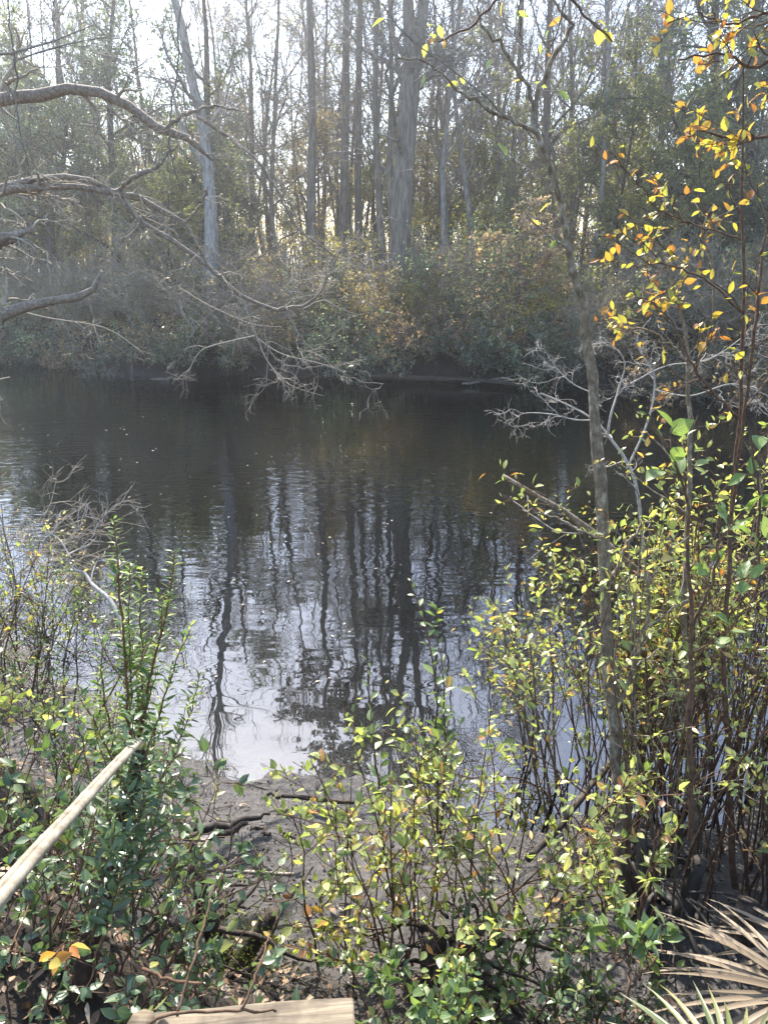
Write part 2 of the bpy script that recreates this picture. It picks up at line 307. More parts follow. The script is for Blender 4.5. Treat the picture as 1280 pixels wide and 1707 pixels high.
def water_material():
    m, nt, N, Lk, out = mat_base('river_water')
    geo = N.new('ShaderNodeNewGeometry'); sep = N.new('ShaderNodeSeparateXYZ'); Lk.new(geo.outputs['Position'], sep.inputs[0])
    def nz(sx, sy, sc, det=3):
        mp = N.new('ShaderNodeMapping'); mp.inputs['Scale'].default_value = (sx, sy, 1); Lk.new(geo.outputs['Position'], mp.inputs[0])
        n = noise(N, sc, det, .55); Lk.new(mp.outputs[0], n.inputs['Vector']); return n
    a = nz(.5, 1.5, 5.0, 1); b = nz(.7, 1.2, 1.2, 2); c = nz(.5, 1.4, 14, 0)
    # the breeze reaches the open river; the water close in under the bank lies calmer
    calm = N.new('ShaderNodeMapRange'); calm.inputs[1].default_value = 5; calm.inputs[2].default_value = 13; calm.inputs[3].default_value = .06; calm.inputs[4].default_value = 1; Lk.new(sep.outputs['Y'], calm.inputs[0])
    pn = nz(.5, 1.2, .55, 2); pr = N.new('ShaderNodeMapRange'); pr.inputs[1].default_value = .38; pr.inputs[2].default_value = .62; pr.inputs[3].default_value = .35; pr.inputs[4].default_value = 1.1; Lk.new(pn.outputs['Fac'], pr.inputs[0])
    cm = N.new('ShaderNodeMath'); cm.operation = 'MULTIPLY'; Lk.new(calm.outputs[0], cm.inputs[0]); Lk.new(pr.outputs[0], cm.inputs[1]); calm = cm
    b1 = N.new('ShaderNodeBump'); b1.inputs['Distance'].default_value = .009; Lk.new(calm.outputs[0], b1.inputs['Strength']); Lk.new(a.outputs['Fac'], b1.inputs['Height'])
    b2 = N.new('ShaderNodeBump'); b2.inputs['Distance'].default_value = .012; b2.inputs['Strength'].default_value = .5; Lk.new(b.outputs['Fac'], b2.inputs['Height']); Lk.new(b1.outputs[0], b2.inputs['Normal'])
    b3 = N.new('ShaderNodeBump'); b3.inputs['Distance'].default_value = .0016; Lk.new(calm.outputs[0], b3.inputs['Strength']); Lk.new(c.outputs['Fac'], b3.inputs['Height']); Lk.new(b2.outputs[0], b3.inputs['Normal'])
    gl = N.new('ShaderNodeBsdfGlossy'); gl.inputs['Roughness'].default_value = .005; gl.inputs['Color'].default_value = (.93, .96, 1, 1); Lk.new(b3.outputs[0], gl.inputs['Normal'])
    tr = N.new('ShaderNodeBsdfTransparent'); tr.inputs['Color'].default_value = (.14, .1, .075, 1)
    fr = N.new('ShaderNodeFresnel'); fr.inputs['IOR'].default_value = 2.0; Lk.new(b3.outputs[0], fr.inputs['Normal'])
    mx = N.new('ShaderNodeMixShader'); Lk.new(fr.outputs[0], mx.inputs[0]); Lk.new(tr.outputs[0], mx.inputs[1]); Lk.new(gl.outputs[0], mx.inputs[2]); Lk.new(mx.outputs[0], out.inputs[0]); return m
w = MB(); w.add(np.array([[-75., 2.5, 0], [75, 2.5, 0], [75, 36, 0], [-75, 36, 0]]), quads=np.array([[0, 1, 2, 3]]))
tag(w.build('river_water', water_material()), kind='structure')

HAZE = True
if HAZE:
    m, nt, N, Lk, out = mat_base('glare_haze'); v = N.new('ShaderNodeVolumePrincipled')  # thin scattering volume added, mostly standing in for the lens's veiling glare
    v.inputs['Color'].default_value = (.97, .98, 1, 1); v.inputs['Density'].default_value = .0025; v.inputs['Anisotropy'].default_value = .72; Lk.new(v.outputs[0], out.inputs['Volume'])
    x0, x1, y0, y1, z0, z1 = -95, 95, -30, 130, -3.2, 27
    hv = np.array([[x, y, z] for z in (z0, z1) for y in (y0, y1) for x in (x0, x1)], float)
    hb = MB(); hb.add(hv, quads=np.array([[0, 2, 3, 1], [4, 5, 7, 6], [0, 1, 5, 4], [2, 6, 7, 3], [0, 4, 6, 2], [1, 3, 7, 5]])); tag(hb.build('haze', m, smooth=False), kind='stuff')

#@@FAR
# ------------------------------------------------------------------ far bank woods
LAND = [(20, 'the left frame edge'), (150, 'the pale mud bar'), (335, 'the pale leaning trunk'), (430, 'the hanging dead twigs'), (515, 'the slim straight trunk'), (585, 'the pair of pines'), (672, 'the thick forked trunk'),
        (770, 'the crossed pale trunks'), (850, 'the pink maple'), (960, 'the tall grey stem'), (1078, 'the small white sign'), (1160, 'the dark evergreen'), (1265, 'the right frame edge')]
ORD = ['first', 'second', 'third', 'fourth', 'fifth', 'sixth', 'seventh', 'eighth', 'ninth', 'tenth', 'eleventh', 'twelfth', 'thirteenth', 'fourteenth', 'fifteenth', 'sixteenth']
pend = []                                               # (object, description, px, depth) -> unique labels at the end
def to_px(p):
    s = slant(p); return 640 + F * p[0] / s
def finish_labels():
    byk = {}
    for o, desc, p in pend:
        x = to_px(p); d = min(LAND, key=lambda q: abs(q[0] - x)); dep = p[1] - float(far_shore(p[0]))
        row = 'at the waterline' if dep < 1.3 else ('in the front row' if dep < 5 else ('in the middle rows' if dep < 12 else 'deep in the woods'))
        side = 'near' if abs(x - d[0]) < 14 else ('left of' if x < d[0] else 'right of')
        byk.setdefault(f'{desc} {row} {side} {d[1]}', []).append((x, o))
    for k, v in byk.items():
        v.sort(key=lambda q: q[0])
        for n, (x, o) in enumerate(v): o['label'] = k if len(v) == 1 else f'{k}, {ORD[min(n, 15)]} rightwards'

def gen_tree(H, r0, lean=(0, 0), cs=.35, n1=14, L1=3.5, a1=.95, n2=7, n3=6, n4=0, leaf=None, wobt=.05, wob=.22, up=.03, sides=8, L2=.42, k=14):
    P = grow(np.zeros((1, 3)), np.array([[lean[0], lean[1], H]]), np.array([math.sqrt(H * H + lean[0] ** 2 + lean[1] ** 2)]), k, wobt, (0, 0, 0))
    # keep the top where it belongs
    P = P + (np.array([lean[0], lean[1], H]) - P[0, -1])[None, None] * np.linspace(0, 1, k)[None, :, None]
    R = taper(np.array([r0]), k, .16, .9); R[0, 0] *= 1.5; R[0, 1] *= 1.08
    P[:, 0, 2] -= .35
    t = MB(); t.tubes(P, R, sides)
    P1, R1 = branch(P, R, n1, cs, .98, a1, L1, .5, 8, wob, (0, 0, up), end=.2, taperL=.55); t.tubes(P1, np.maximum(R1, .012), 5)
    c = MB(); P2, R2 = branch(P1, R1, n2, .2, 1, .7, L1 * L2, .55, 5, wob, (0, 0, up * .5), end=.3); c.tubes(P2, np.maximum(R2, .008), 4)
    last = (P2, R2)
    if n3: P3, R3 = branch(P2, R2, n3, .15, 1, .7, L1 * L2 * .5, .6, 4, wob, end=.5); c.tubes(P3, np.maximum(R3, .005), 3); last = (P3, R3)
    if n4: P4, R4 = branch(P3, R3, n4, .15, 1, .7, L1 * L2 * .28, .7, 3, wob, end=.6); c.tubes(P4, np.maximum(R4, .0025), 3); last = (P4, R4)
    if leaf:
        n, L = leaf; S, d, nn = leafpos(*last, n); m_ = len(S); Ls = L * (.6 + .8 * rng.random(m_)); c.leaves(S, d, nn, Ls, Ls * .5, mat=1)
        if leaf[1] > 0 and n >= 3: S, d, nn = leafpos(P2, R2, n * 2); Ls = L * (.6 + .8 * rng.random(len(S))); c.leaves(S, d, nn, Ls, Ls * .5, mat=1)
    return t, c
def make_tree(name, cat, base, mats, group=None, label=None, **kw):
    t, c = gen_tree(**kw); r = empty(name, base, label, cat, group); t.build('trunk', mats[0], r); c.build('crown', mats[1:], r); return r

def gen_shrub(H, spread, ns, n2, n3, leaf, rb=.25, r=.018, ang=.5, wob=.14, L2=.4, L3=.45, t2=.2, fine=False, droop=0., wl=.5, sides=4, k=7, tonef=None, leaf_on_stem=0, minr=.002):
    a = rng.random(ns) * 2 * PI; rr = np.sqrt(rng.random(ns)); S = np.stack([np.cos(a) * rr * rb, np.sin(a) * rr * rb, np.full(ns, -.08)], 1)
    tilt = ang * rr; D = np.stack([np.cos(a) * np.sin(tilt), np.sin(a) * np.sin(tilt), np.cos(tilt)], 1) + rng.normal(0, .08, (ns, 3))
    P = grow(S, D, H * (.6 + .4 * rng.random(ns)), k, wob, (0, 0, .02 - droop)); R = taper(r * (.6 + .6 * rng.random(ns)), k, .25)
    st = MB(); st.tubes(P, R, max(sides, 4)); lf = MB()
    P2, R2 = branch(P, R, n2, t2, 1, .75, H * L2, .6, 5, wob * 1.3, (0, 0, .04 - droop), end=.35); st.tubes(P2, np.maximum(R2, minr), sides); last = [(P2, R2)]
    if n3: P3, R3 = branch(P2, R2, n3, .15, 1, .7, H * L2 * L3, .65, 4, wob * 1.3, end=.5); st.tubes(P3, np.maximum(R3, minr * .7), 3); last = [(P3, R3), (P2[:], R2)]
    n, L = leaf
    if n:
        for q, (a_, b_) in enumerate(last):
            S, d, nn = leafpos(a_, b_, n if q == 0 else max(1, n)); Ls = L * (.5 + .8 * rng.random(len(S))); lf.leaves(S, d, nn, Ls, Ls * wl, fine=fine)
    if leaf_on_stem:
        S, d, nn = leafpos(P, R, leaf_on_stem, .45, 1); Ls = L * (.5 + .8 * rng.random(len(S))); lf.leaves(S, d, nn, Ls, Ls * wl, fine=fine)
    return st, lf
def make_shrub(name, cat, base, mats, group=None, label=None, rz=0, **kw):
    st, lf = gen_shrub(**kw); r = empty(name, base, label, cat, group, rz); st.build('stems', mats[0], r)
    if lf.n: lf.build('foliage', mats[1], r)
    return r
def gpt(x, y): return (x, y, float(ground(x, y)))
def gx_at(px, Y):                                       # world x where pixel column px meets the ground at distance Y
    z = 1.2
    for _ in range(3):
        s = math.cos(PITCH) * Y - math.sin(PITCH) * (z - CAM_H); x = (px - 640) / F * s; z = float(ground(x, Y))
    return x

# feature trees: (base px, px where the trunk leaves the picture's top, distance, trunk px width, kind, label)
feat = [
 (40, 48, 31, 14, 'bare', 'grey bare trunk at the far left, twigs fine against the sky'),
 (118, 126, 36, 13, 'bare', 'brownish upright trunk with forked top behind the left evergreens'),
 (350, 282, 22.6, 23, 'pale', 'pale leaning trunk rising left of centre, trailing to the upper left'),
 (338, 334, 27, 19, 'ever', 'dark leafy evergreen trunk close behind the pale leaning trunk'),
 (420, 408, 30, 9, 'bare', 'thin crooked bare tree in the bright gap left of centre'),
 (517, 516, 26, 17, 'pine', 'slim straight grey trunk left of the pair of pines'),
 (541, 548, 31, 8, 'bare', 'very thin bare stem between the slim trunk and the pines'),
 (566, 566, 28, 17, 'pine', 'left trunk of the pair of tall straight pines'),
 (600, 608, 29, 14, 'pine', 'right trunk of the pair of tall straight pines'),
 (644, 655, 25, 12, 'pine', 'narrow dark upright trunk just left of the thick forked trunk'),
 (712, 712, 31, 10, 'bare', 'narrow trunk half hidden just right of the thick forked trunk'),
 (752, 786, 25, 10, 'pale', 'pale slender trunk leaning right, one of two that cross'),
 (782, 776, 26, 10, 'pale', 'upright pale slender trunk crossing the leaning one'),
 (800, 806, 34, 12, 'bare', 'hazy bare trunk behind the crossed pale trunks'),
 (940, 966, 27, 14, 'bare', 'tall grey stem leaning right behind the near sapling'),
 (968, 992, 23, 9, 'pale', 'thin whitish stem beside the near sapling trunk'),
 (1074, 1096, 28, 11, 'bare', 'tall bare trunk with crooked limbs above the white sign'),
 (1138, 1180, 24, 24, 'ever', 'big dark evergreen tree with dense crown at upper right'),
 (1245, 1256, 25, 20, 'ever', 'dark evergreen tree at the right frame edge'),
 (1085, 1075, 26, 12, 'everlow', 'rounded olive evergreen left of the big dark evergreen'),
 (200, 196, 27, 16, 'ever', 'blue green evergreen tree filling the upper left'),
 (95, 100, 28, 15, 'everlow', 'broad grey green evergreen low at the left'),
 (880, 905, 32, 9, 'bare', 'fine twigged bare tree left of the tall grey stem'),
 (1010, 1022, 33, 9, 'bare', 'slanting thin bare tree against the pale sky at right'),
 (455, 470, 33, 9, 'russet', 'russet leaved thin tree left of the slim trunk'),
 (735, 740, 34, 10, 'russet', 'tree with hanging orange brown leaves right of the thick forked trunk'),
]
def hgt(k): return {'pine': 16.5, 'bare': 13.5, 'pale': 13.5, 'ever': 11, 'everlow': 8, 'russet': 11}[k]
for xb, xt, Yd, wpx, kind, lab in feat:
    bx = gx_at(xb, Yd); b = np.array(gpt(bx, Yd)); top = at(xt, 0, Yd); H = hgt(kind) * (.9 + .2 * rng.random())
    dx = (top[0] - b[0]) / (top[2] - b[2]) * H; r0 = wpx * .5 * (Yd * 1.02) / F * 1.05
    ln = (dx, rng.normal(0, .3))
    if kind == 'pine': make_tree('pine_tree', 'tree', b, (B_far, B_twig, L_pine), label=lab, H=H, r0=r0, lean=ln, cs=.66, n1=16, L1=2.0, a1=1.2, n2=6, n3=4, leaf=(8, .15), wobt=.025, wob=.2)
    elif kind == 'ever': make_tree('evergreen_tree', 'tree', b, (B_dark, B_twig, L_ever), label=lab, H=H, r0=r0, lean=ln, cs=.12, n1=36 if xb > 600 else 24, L1=2.7, a1=1.1, n2=9, n3=5, leaf=(5 if xb > 600 else 4, .12), wobt=.05, wob=.22)
    elif kind == 'everlow': make_tree('evergreen_tree', 'tree', b, (B_dark, B_twig, L_ever2 if xb > 600 else L_grey), label=lab, H=H, r0=r0, lean=ln, cs=.1, n1=28, L1=2.6, a1=1.05, n2=9, n3=5, leaf=(5, .10), wobt=.08, wob=.25)
    elif kind == 'russet': make_tree('russet_tree', 'tree', b, (B_far, B_twig, L_rus), label=lab, H=H, r0=r0, lean=ln, cs=.3, n1=12, L1=2.2, a1=.8, n2=7, n3=3, leaf=(1, .11), wob=.2)
    else: make_tree('bare_tree', 'tree', b, (B_pale if kind == 'pale' else B_far, B_twig), label=lab, H=H, r0=r0, lean=ln, cs=.28, n1=17, L1=3.4, a1=.7, n2=7, n3=6, n4=0, wobt=.06, wob=.22, up=.06)
# the thick forked trunk
r = empty('forked_tree', gpt(gx_at(664, 22.2), 22.2), 'thickest trunk in the middle of the far bank, forking near the picture top', 'tree')
o0 = np.array(r.location)
t = MB(); c = MB()
Pa, Ra = trace([(664, 548, 22.2, 46), (666, 500, 22.2, 36), (668, 400, 22.2, 35), (672, 300, 22.2, 33), (680, 190, 22.2, 33), (686, 120, 22.2, 30), (682, 40, 22.2, 20), (676, -60, 22, 16), (660, -260, 21.8, 9), (650, -420, 21.6, 4)], 20)
Pb, Rb = trace([(684, 150, 22.2, 20), (698, 80, 22.2, 20), (706, 0, 22.3, 18), (715, -120, 22.5, 14), (740, -280, 22.7, 9), (760, -400, 22.8, 4)], 20)
Pa, Pb = Pa - o0, Pb - o0; t.tubes(Pa, Ra, 12); t.tubes(Pb, Rb, 10)
PP, RR = np.concatenate([Pa, Pb]), np.concatenate([Ra, Rb])
P1, R1 = branch(PP, RR, 14, .3, .98, .85, 3.2, .35, 8, .24, (0, 0, .04), end=.2); t.tubes(P1, R1, 5)
P2, R2 = branch(P1, R1, 8, .2, 1, .7, 1.4, .55, 5, .24); c.tubes(P2, np.maximum(R2, .005), 4)
P3, R3 = branch(P2, R2, 7, .15, 1, .7, .7, .6, 4, .24, end=.5); c.tubes(P3, np.maximum(R3, .0035), 3)
S, d, nn = leafpos(P3, R3, 1); c.leaves(S[::3], d[::3], nn[::3], .1, .045, mat=1)
t.build('trunk', B_far, r); c.build('crown', [B_twig, L_grey], r)

# filler protos and copies
def place(protos, spots, desc, cat, group):
    used = set()
    for (px, Y, sc) in spots:
        if 'scrub' not in desc and abs(px - 858) < 75 and Y - float(far_shore(gx_at(px, Y))) < 3.2: continue
        i = rng.integers(len(protos)); p = protos[i]
        x = gx_at(px, Y); o = p if i not in used else copy_tree(p); used.add(i)
        g0 = gpt(x, Y); o.location = (g0[0], g0[1], g0[2] - .03); o.rotation_euler = (rng.normal(0, .05), rng.normal(0, .05), rng.random() * 6.28)
        s = sc * (.88 + .24 * rng.random()); o.scale = (s, s, s * (.92 + .16 * rng.random())); tag(o, desc, cat, group); pend.append((o, desc, g0))
    for i, p in enumerate(protos):
        if i not in used:
            for ch in list(p.children): bpy.data.objects.remove(ch)
            bpy.data.objects.remove(p)
def spots(n, x0, x1, d0, d1, s0, s1):
    out = []
    for i in range(n):
        px = x0 + (x1 - x0) * (i + rng.random() * .9) / n; dep = d0 + (d1 - d0) * rng.random()
        Y = float(far_shore(gx_at(px, 21))) + dep; out.append((px, Y, s0 + (s1 - s0) * rng.random()))
    return out
Z3 = (0, 30, 0)
bare = [make_tree('bare_tree', 'tree', Z3, (B_far, B_twig), H=12, r0=.1, cs=.2, n1=18, L1=2.8, a1=.7, n2=8, n3=7, n4=0, wobt=.07, up=.05) for _ in range(3)]
place(bare, spots(24, -60, 1340, 4, 24, .75, 1.15) + spots(22, 380, 1080, 8, 27, .9, 1.2), 'bare tree', 'tree', 'bare trees of the far bank')
tanT = [make_tree('understory_tree', 'tree', Z3, (B_far, B_twig, m_), H=6.5, r0=.05, cs=.15, n1=20, L1=1.9, a1=.75, n2=8, n3=5, leaf=(3, .09), wobt=.1, up=.04) for m_ in (L_tan, L_ever2, L_tan)]
place(tanT, spots(30, -60, 1340, 3, 20, .65, 1.1), 'tan leaved thin tree', 'tree', 'understory trees of the far bank')
place([make_tree('understory_tree', 'tree', Z3, (B_far, B_twig, m_), H=8, r0=.06, cs=.2, n1=22, L1=2.3, a1=.75, n2=8, n3=5, leaf=(2, .11), wobt=.1, up=.04) for m_ in (L_tan, L_ever2)], spots(30, -60, 1340, 13, 27, .75, 1.1), 'slim brushy tree', 'tree', 'slim brushy trees deep in the far woods')
place([make_tree('brushy_tree', 'tree', Z3, (B_far, B_twig, m_), H=13, r0=.08, cs=.25, n1=26, L1=2.6, a1=.75, n2=8, n3=5, leaf=(n_, .09), wobt=.07, up=.04) for m_, n_ in ((L_tan, 1), (L_ever2, 2), (L_rus, 1))], spots(24, -60, 1340, 8, 26, .8, 1.15), 'tall sparse leaved tree', 'tree', 'tall sparse leaved trees of the far woods')
evT = [make_tree('evergreen_tree', 'tree', Z3, (B_dark, B_twig, m_), H=7, r0=.07, cs=.08, n1=30, L1=2.0, a1=.95, n2=9, n3=6, leaf=(6, .09), wobt=.08, up=.02) for m_ in (L_ever, L_ever2)]
place(evT, spots(8, -60, 430, 3, 10, .6, 1.05) + spots(6, 1000, 1340, 2.5, 12, .7, 1.0) + spots(3, 560, 900, 9, 16, .6, .8), 'young evergreen', 'tree', 'young evergreens of the far bank')
shG = [make_shrub('green_shrub', 'shrub', Z3, (B_twig, m_), H=2.9, spread=1, ns=12, n2=9, n3=5, leaf=(4, .1), ang=.8, wob=.18, r=.016) for m_ in (L_grey, L_ever2, L_tan)]
place(shG, spots(20, -40, 1330, .5, 3.5, .45, .9), 'leafy green shrub', 'shrub', 'leafy shrubs along the far bank')
shT = [make_shrub('twiggy_shrub', 'shrub', Z3, (B_twigm, m_), H=2.8, spread=1, ns=13, n2=8, n3=6, leaf=(1, .07), ang=.9, wob=.24, r=.02, minr=.007) for m_ in (L_tan, L_rus)]
place(shT, spots(34, -40, 1330, .3, 6, .75, 1.3), 'pale twiggy shrub', 'shrub', 'half bare shrubs along the far bank')
shB = [make_shrub('overhanging_scrub', 'shrub', Z3, (B_twig, m_), H=1.5, spread=1, ns=15, n2=7, n3=4, leaf=(3, .085), ang=1.25, wob=.22, r=.014, droop=.09, minr=.005) for m_ in (L_rus, L_ever, L_grey)]
place(shB, spots(34, -30, 1330, .05, .45, .8, 1.2), 'low hanging scrub', 'shrub', 'low scrub hanging over the far waterline')
shY = [make_shrub('yellow_shrub', 'shrub', Z3, (B_twig, L_yolk), H=2.2, spread=1, ns=9, n2=8, n3=5, leaf=(4, .075), ang=.8)]
place(shY, [(690, 21.4, .8), (930, 20.6, .75), (560, 25, 1.2), (750, 27, 1.4), (430, 24, .8), (880, 26, 1.3)], 'yellowing shrub', 'shrub', 'yellowing shrubs of the far bank')
make_tree('pink_maple', 'tree', gpt(gx_at(850, 20.9), 20.9), (B_far, B_twig, L_pink), label='small maple with pink and salmon leaves right of the thick trunk', H=3.0, r0=.05, cs=.2, n1=22, L1=1.5, a1=1.2, n2=7, n3=4, leaf=(4, .1), wobt=.1, up=0)
make_shrub('golden_shrub', 'shrub', gpt(gx_at(920, 20.9), 20.9), (B_twig, L_yolk), label='golden olive shrub spreading just right of the pink maple', H=2.4, spread=1, ns=12, n2=9, n3=6, leaf=(4, .075), ang=.9)
make_shrub('bluish_shrub', 'shrub', gpt(gx_at(785, 21.2), 21.2), (B_twig, L_grey), label='silvery green shrub with glossy leaves just left of the pink maple', H=3.0, spread=1, ns=12, n2=9, n3=6, leaf=(5, .08), ang=.6)
make_shrub('green_bank_shrub', 'shrub', gpt(gx_at(385, 21.5), 21.5), (B_twig, leafmat('leaf_fresh', [(.08, .14, .03), (.2, .28, .06)])), label='fresh green low shrub over the dark undercut bank left of centre', H=1.5, spread=1, ns=14, n2=8, n3=5, leaf=(4, .07), ang=1.2, droop=.04)

# far-off wood beyond, one mass
fw = MB(); ft = 620; S = np.stack([rng.uniform(-55, 55, ft), rng.uniform(44, 78, ft), np.zeros(ft)], 1); S[:, 2] = ground(S[:, 0], S[:, 1]) - .2
P = grow(S, np.array([[0, 0, 1.]]) + rng.normal(0, .07, (ft, 3)), rng.uniform(5, 15, ft) * np.where(rng.random(ft) < .25, 1, .55), 6, .06); R = taper(rng.uniform(.05, .17, ft), 6, .2); fw.tubes(P, R, 4)
P2, R2 = branch(P, R, 10, .15, 1, .8, 2.2, .5, 4, .2, (0, 0, .05)); fw.tubes(P2, np.maximum(R2, .012), 3)
Sl, d, nn = leafpos(P2, R2, 11); low = (Sl[:, 2] < 9.5 + 2.5 * rng.random(len(Sl))) | (rng.random(len(Sl)) < .15); Sl, d, nn = Sl[low], d[low], nn[low]
fw.leaves(Sl + rng.normal(0, .35, Sl.shape), d, nn, .24, .14, mat=1)
tag(fw.build('distant_woods', [B_far, L_tan]), 'hazy far-off woods behind the nearer trees', 'woods', kind='stuff')
# leaf litter and ground cover of the far bank
fl = MB(); n = 26000; fx = rng.uniform(-30, 30, n); fy_ = far_shore(fx) + .1 + rng.exponential(4, n); fz = ground(fx, fy_)
fl.leaves(np.stack([fx, fy_, fz + .02 + rng.random(n) * .25], 1), norm(rng.normal(0, 1, (n, 3)) * [1, 1, .5]), norm(np.array([0, 0, 1.]) + rng.normal(0, .5, (n, 3))), .11, .06)
tag(fl.build('far_ground_cover', L_tan), 'brown leaf litter and low growth covering the far bank', 'ground cover', kind='stuff')
# exposed roots along the undercut
ro = MB(); n = 900; rx = np.sort(rng.uniform(-17, 14, n)); S = np.stack([rx, far_shore(rx) + .3, np.zeros(n)], 1); S[:, 2] = rng.uniform(.25, .85, n)
D = np.stack([rng.normal(0, .9, n), np.full(n, -.7), rng.normal(-.5, .5, n)], 1); P = grow(S, D, rng.uniform(.4, 1.3, n), 6, .3, (0, -.02, -.12)); ro.tubes(P, taper(rng.uniform(.006, .025, n), 6, .3), 4)
tag(ro.build('exposed_roots', B_dark), 'tangled dark roots hanging from the undercut far bank', 'roots', kind='stuff')
# bars and logs at the far waterline
def mound(px0, px1, Yd, wy, h, mat, name):
    xa, xb = gx_at(px0, Yd), gx_at(px1, Yd); b = MB(); nu, nv = 40, 14
    u, v_ = np.meshgrid(np.linspace(-1, 1, nu), np.linspace(-1, 1, nv)); e = np.clip(1 - u * u - v_ * v_, 0, 1)
    x = (xa + xb) / 2 + u * (xb - xa) / 2; y = Yd + v_ * wy + vnoise(x, 0, 2) * .3; z = -.06 + h * e ** .6 + vnoise(x, y, 5) * .05
    i = (np.arange(nv - 1)[:, None] * nu + np.arange(nu - 1)[None]).reshape(-1); b.add(np.stack([x, y, z], -1).reshape(-1, 3), quads=np.stack([i, i + 1, i + 1 + nu, i + nu], -1)); return tag(b.build(name, mat), kind='structure')
mound(85, 165, 24.3, .35, .13, flat('pale_sand', (.6, .56, .5), .7), 'mud_bar'); mound(172, 215, 24.2, .25, .12, flat('pale_sand_b', (.5, .46, .4), .7), 'mud_bar_end')
mound(232, 350, 20.7, .3, .12, flat('grey_mud', (.22, .18, .15), .6), 'mud_spit')
def log(name, label, pts, mat, k=16, sides=9, cat='log', wj=.01, group=None):
    P, R = trace(pts, k); b = P[0, 0].copy(); P = P - b; R = R * (1 + rng.normal(0, .07, R.shape)); P[0, 1:-1] += rng.normal(0, wj, (k - 2, 3))
    m_ = MB(); m_.tubes(P, R, sides, caps=True); o = m_.build(name, mat); o.location = b; return tag(o, label, cat, group)
log('waterlogged_log', 'long dark log lying along the far waterline right of centre', [(610, 627, 20.0, 9), (700, 630, 19.8, 9), (790, 634, 19.5, 8), (868, 641, 19.0, 6)], B_log)
log('submerged_branch', 'pale branch poking from the water below the pink maple', [(770, 640, 19.3, 4), (830, 632, 19.6, 4), (880, 620, 19.9, 3)], B_far)
log('snag_post', 'short dark snag standing in the water at the left far bank', [(222, 636, 20.3, 9), (221, 612, 20.5, 8), (224, 585, 20.7, 5)], B_dark)
log('bare_stake', 'thin pale stick standing upright in the water by the mud bar', [(158, 622, 22.8, 2.5), (155, 590, 22.8, 2.2), (151, 568, 22.8, 1.8)], B_pale)
log('broken_snag', 'short broken brown trunk standing on the far bank right of the sapling', [(1006, 520, 22, 9), (1005, 480, 22, 11), (1009, 455, 22, 5)], B_log)
b = at(1078, 445, 23.5); sg = empty('small_sign', gpt(b[0], b[1]), 'small white square sign on a post among the far trees', 'sign')
zs = at(1078, 413, 23.5)[2] - sg.location[2]
m_ = MB(); m_.tubes(np.array([[0, 0, -.2], [0, 0, zs * .5], [0, 0, zs + .1]]), np.array([.02, .02, .02]), 6, caps=True); m_.build('post', B_far, sg)
m_ = MB(); hv = np.array([[x, y, z] for z in (zs - .12, zs + .14) for y in (-.04, -.025) for x in (-.09, .09)]); m_.add(hv, quads=np.array([[0, 2, 3, 1], [4, 5, 7, 6], [0, 1, 5, 4], [2, 6, 7, 3], [0, 4, 6, 2], [1, 3, 7, 5]])); m_.build('panel', flat('white_paint', (.85, .86, .88), .5), sg, smooth=False)
finish_labels()
#@@NEAR
# ------------------------------------------------------------------ overhanging tree at the left
def join(lst): return np.concatenate([a for a, b in lst]), np.concatenate([b for a, b in lst])
def traced_tree(name, label, cat, base, limbs, bark_m, twig_m, twigs, tw_min=.0022, leafmat_=None, leafn=0, leafL=.07, limb_name='limb', sides=9, wl=.5, rs=1.):
    r = empty(name, base, label, cat); o = np.array(base)
    tw = MB(); lf = MB(); first = True
    for pts in limbs:
        P, R = trace(pts, 24); P = P - o; m_ = MB(); R = R * rs * (1 + rng.normal(0, .08, R.shape)); P[0, 1:-1] += rng.normal(0, .006, (22, 3))
        m_.tubes(P, R, sides, caps=True); m_.build('trunk' if first and limb_name == 'limb' else limb_name, bark_m, r)
        n, L, t0, wob, tr, n2, n3 = twigs if not isinstance(pts[0], dict) else twigs
        Lp = float(np.linalg.norm(np.diff(P[0], axis=0), axis=1).sum())
        nn1 = max(1, int(n * Lp)) if not (first and limb_name == 'limb') else 1
        P1, R1 = branch(P, R, nn1, t0, 1, .8, L, .45, 9, wob, tr, end=.3, jit=.45); tw.tubes(P1, np.maximum(R1, tw_min * 1.5), 5)
        P2, R2 = branch(P1, R1, n2, .15, 1, .8, L * .5, .6, 7, wob, tr, end=.4, jit=.4); tw.tubes(P2, np.maximum(R2, tw_min), 4)
        last = (P2, R2)
        if n3: P3, R3 = branch(P2, R2, n3, .2, 1, .8, L * .22, .7, 5, wob, tr, end=.5, jit=.4); tw.tubes(P3, np.maximum(R3, tw_min * .8), 3); last = (P3, R3)
        if leafn:
            S, d, nn = leafpos(*last, leafn); k = rng.random(len(S)) < (leafn % 1 or 1); Ls = leafL * (.6 + .7 * rng.random(len(S))); lf.leaves(S, d, nn, Ls, Ls * wl, fine=True)
        first = False
    tw.build('twigs', twig_m, r)
    if lf.n: lf.build('foliage', leafmat_, r)
    return r
oy = 7.6; ob = gpt(-6.3, oy)
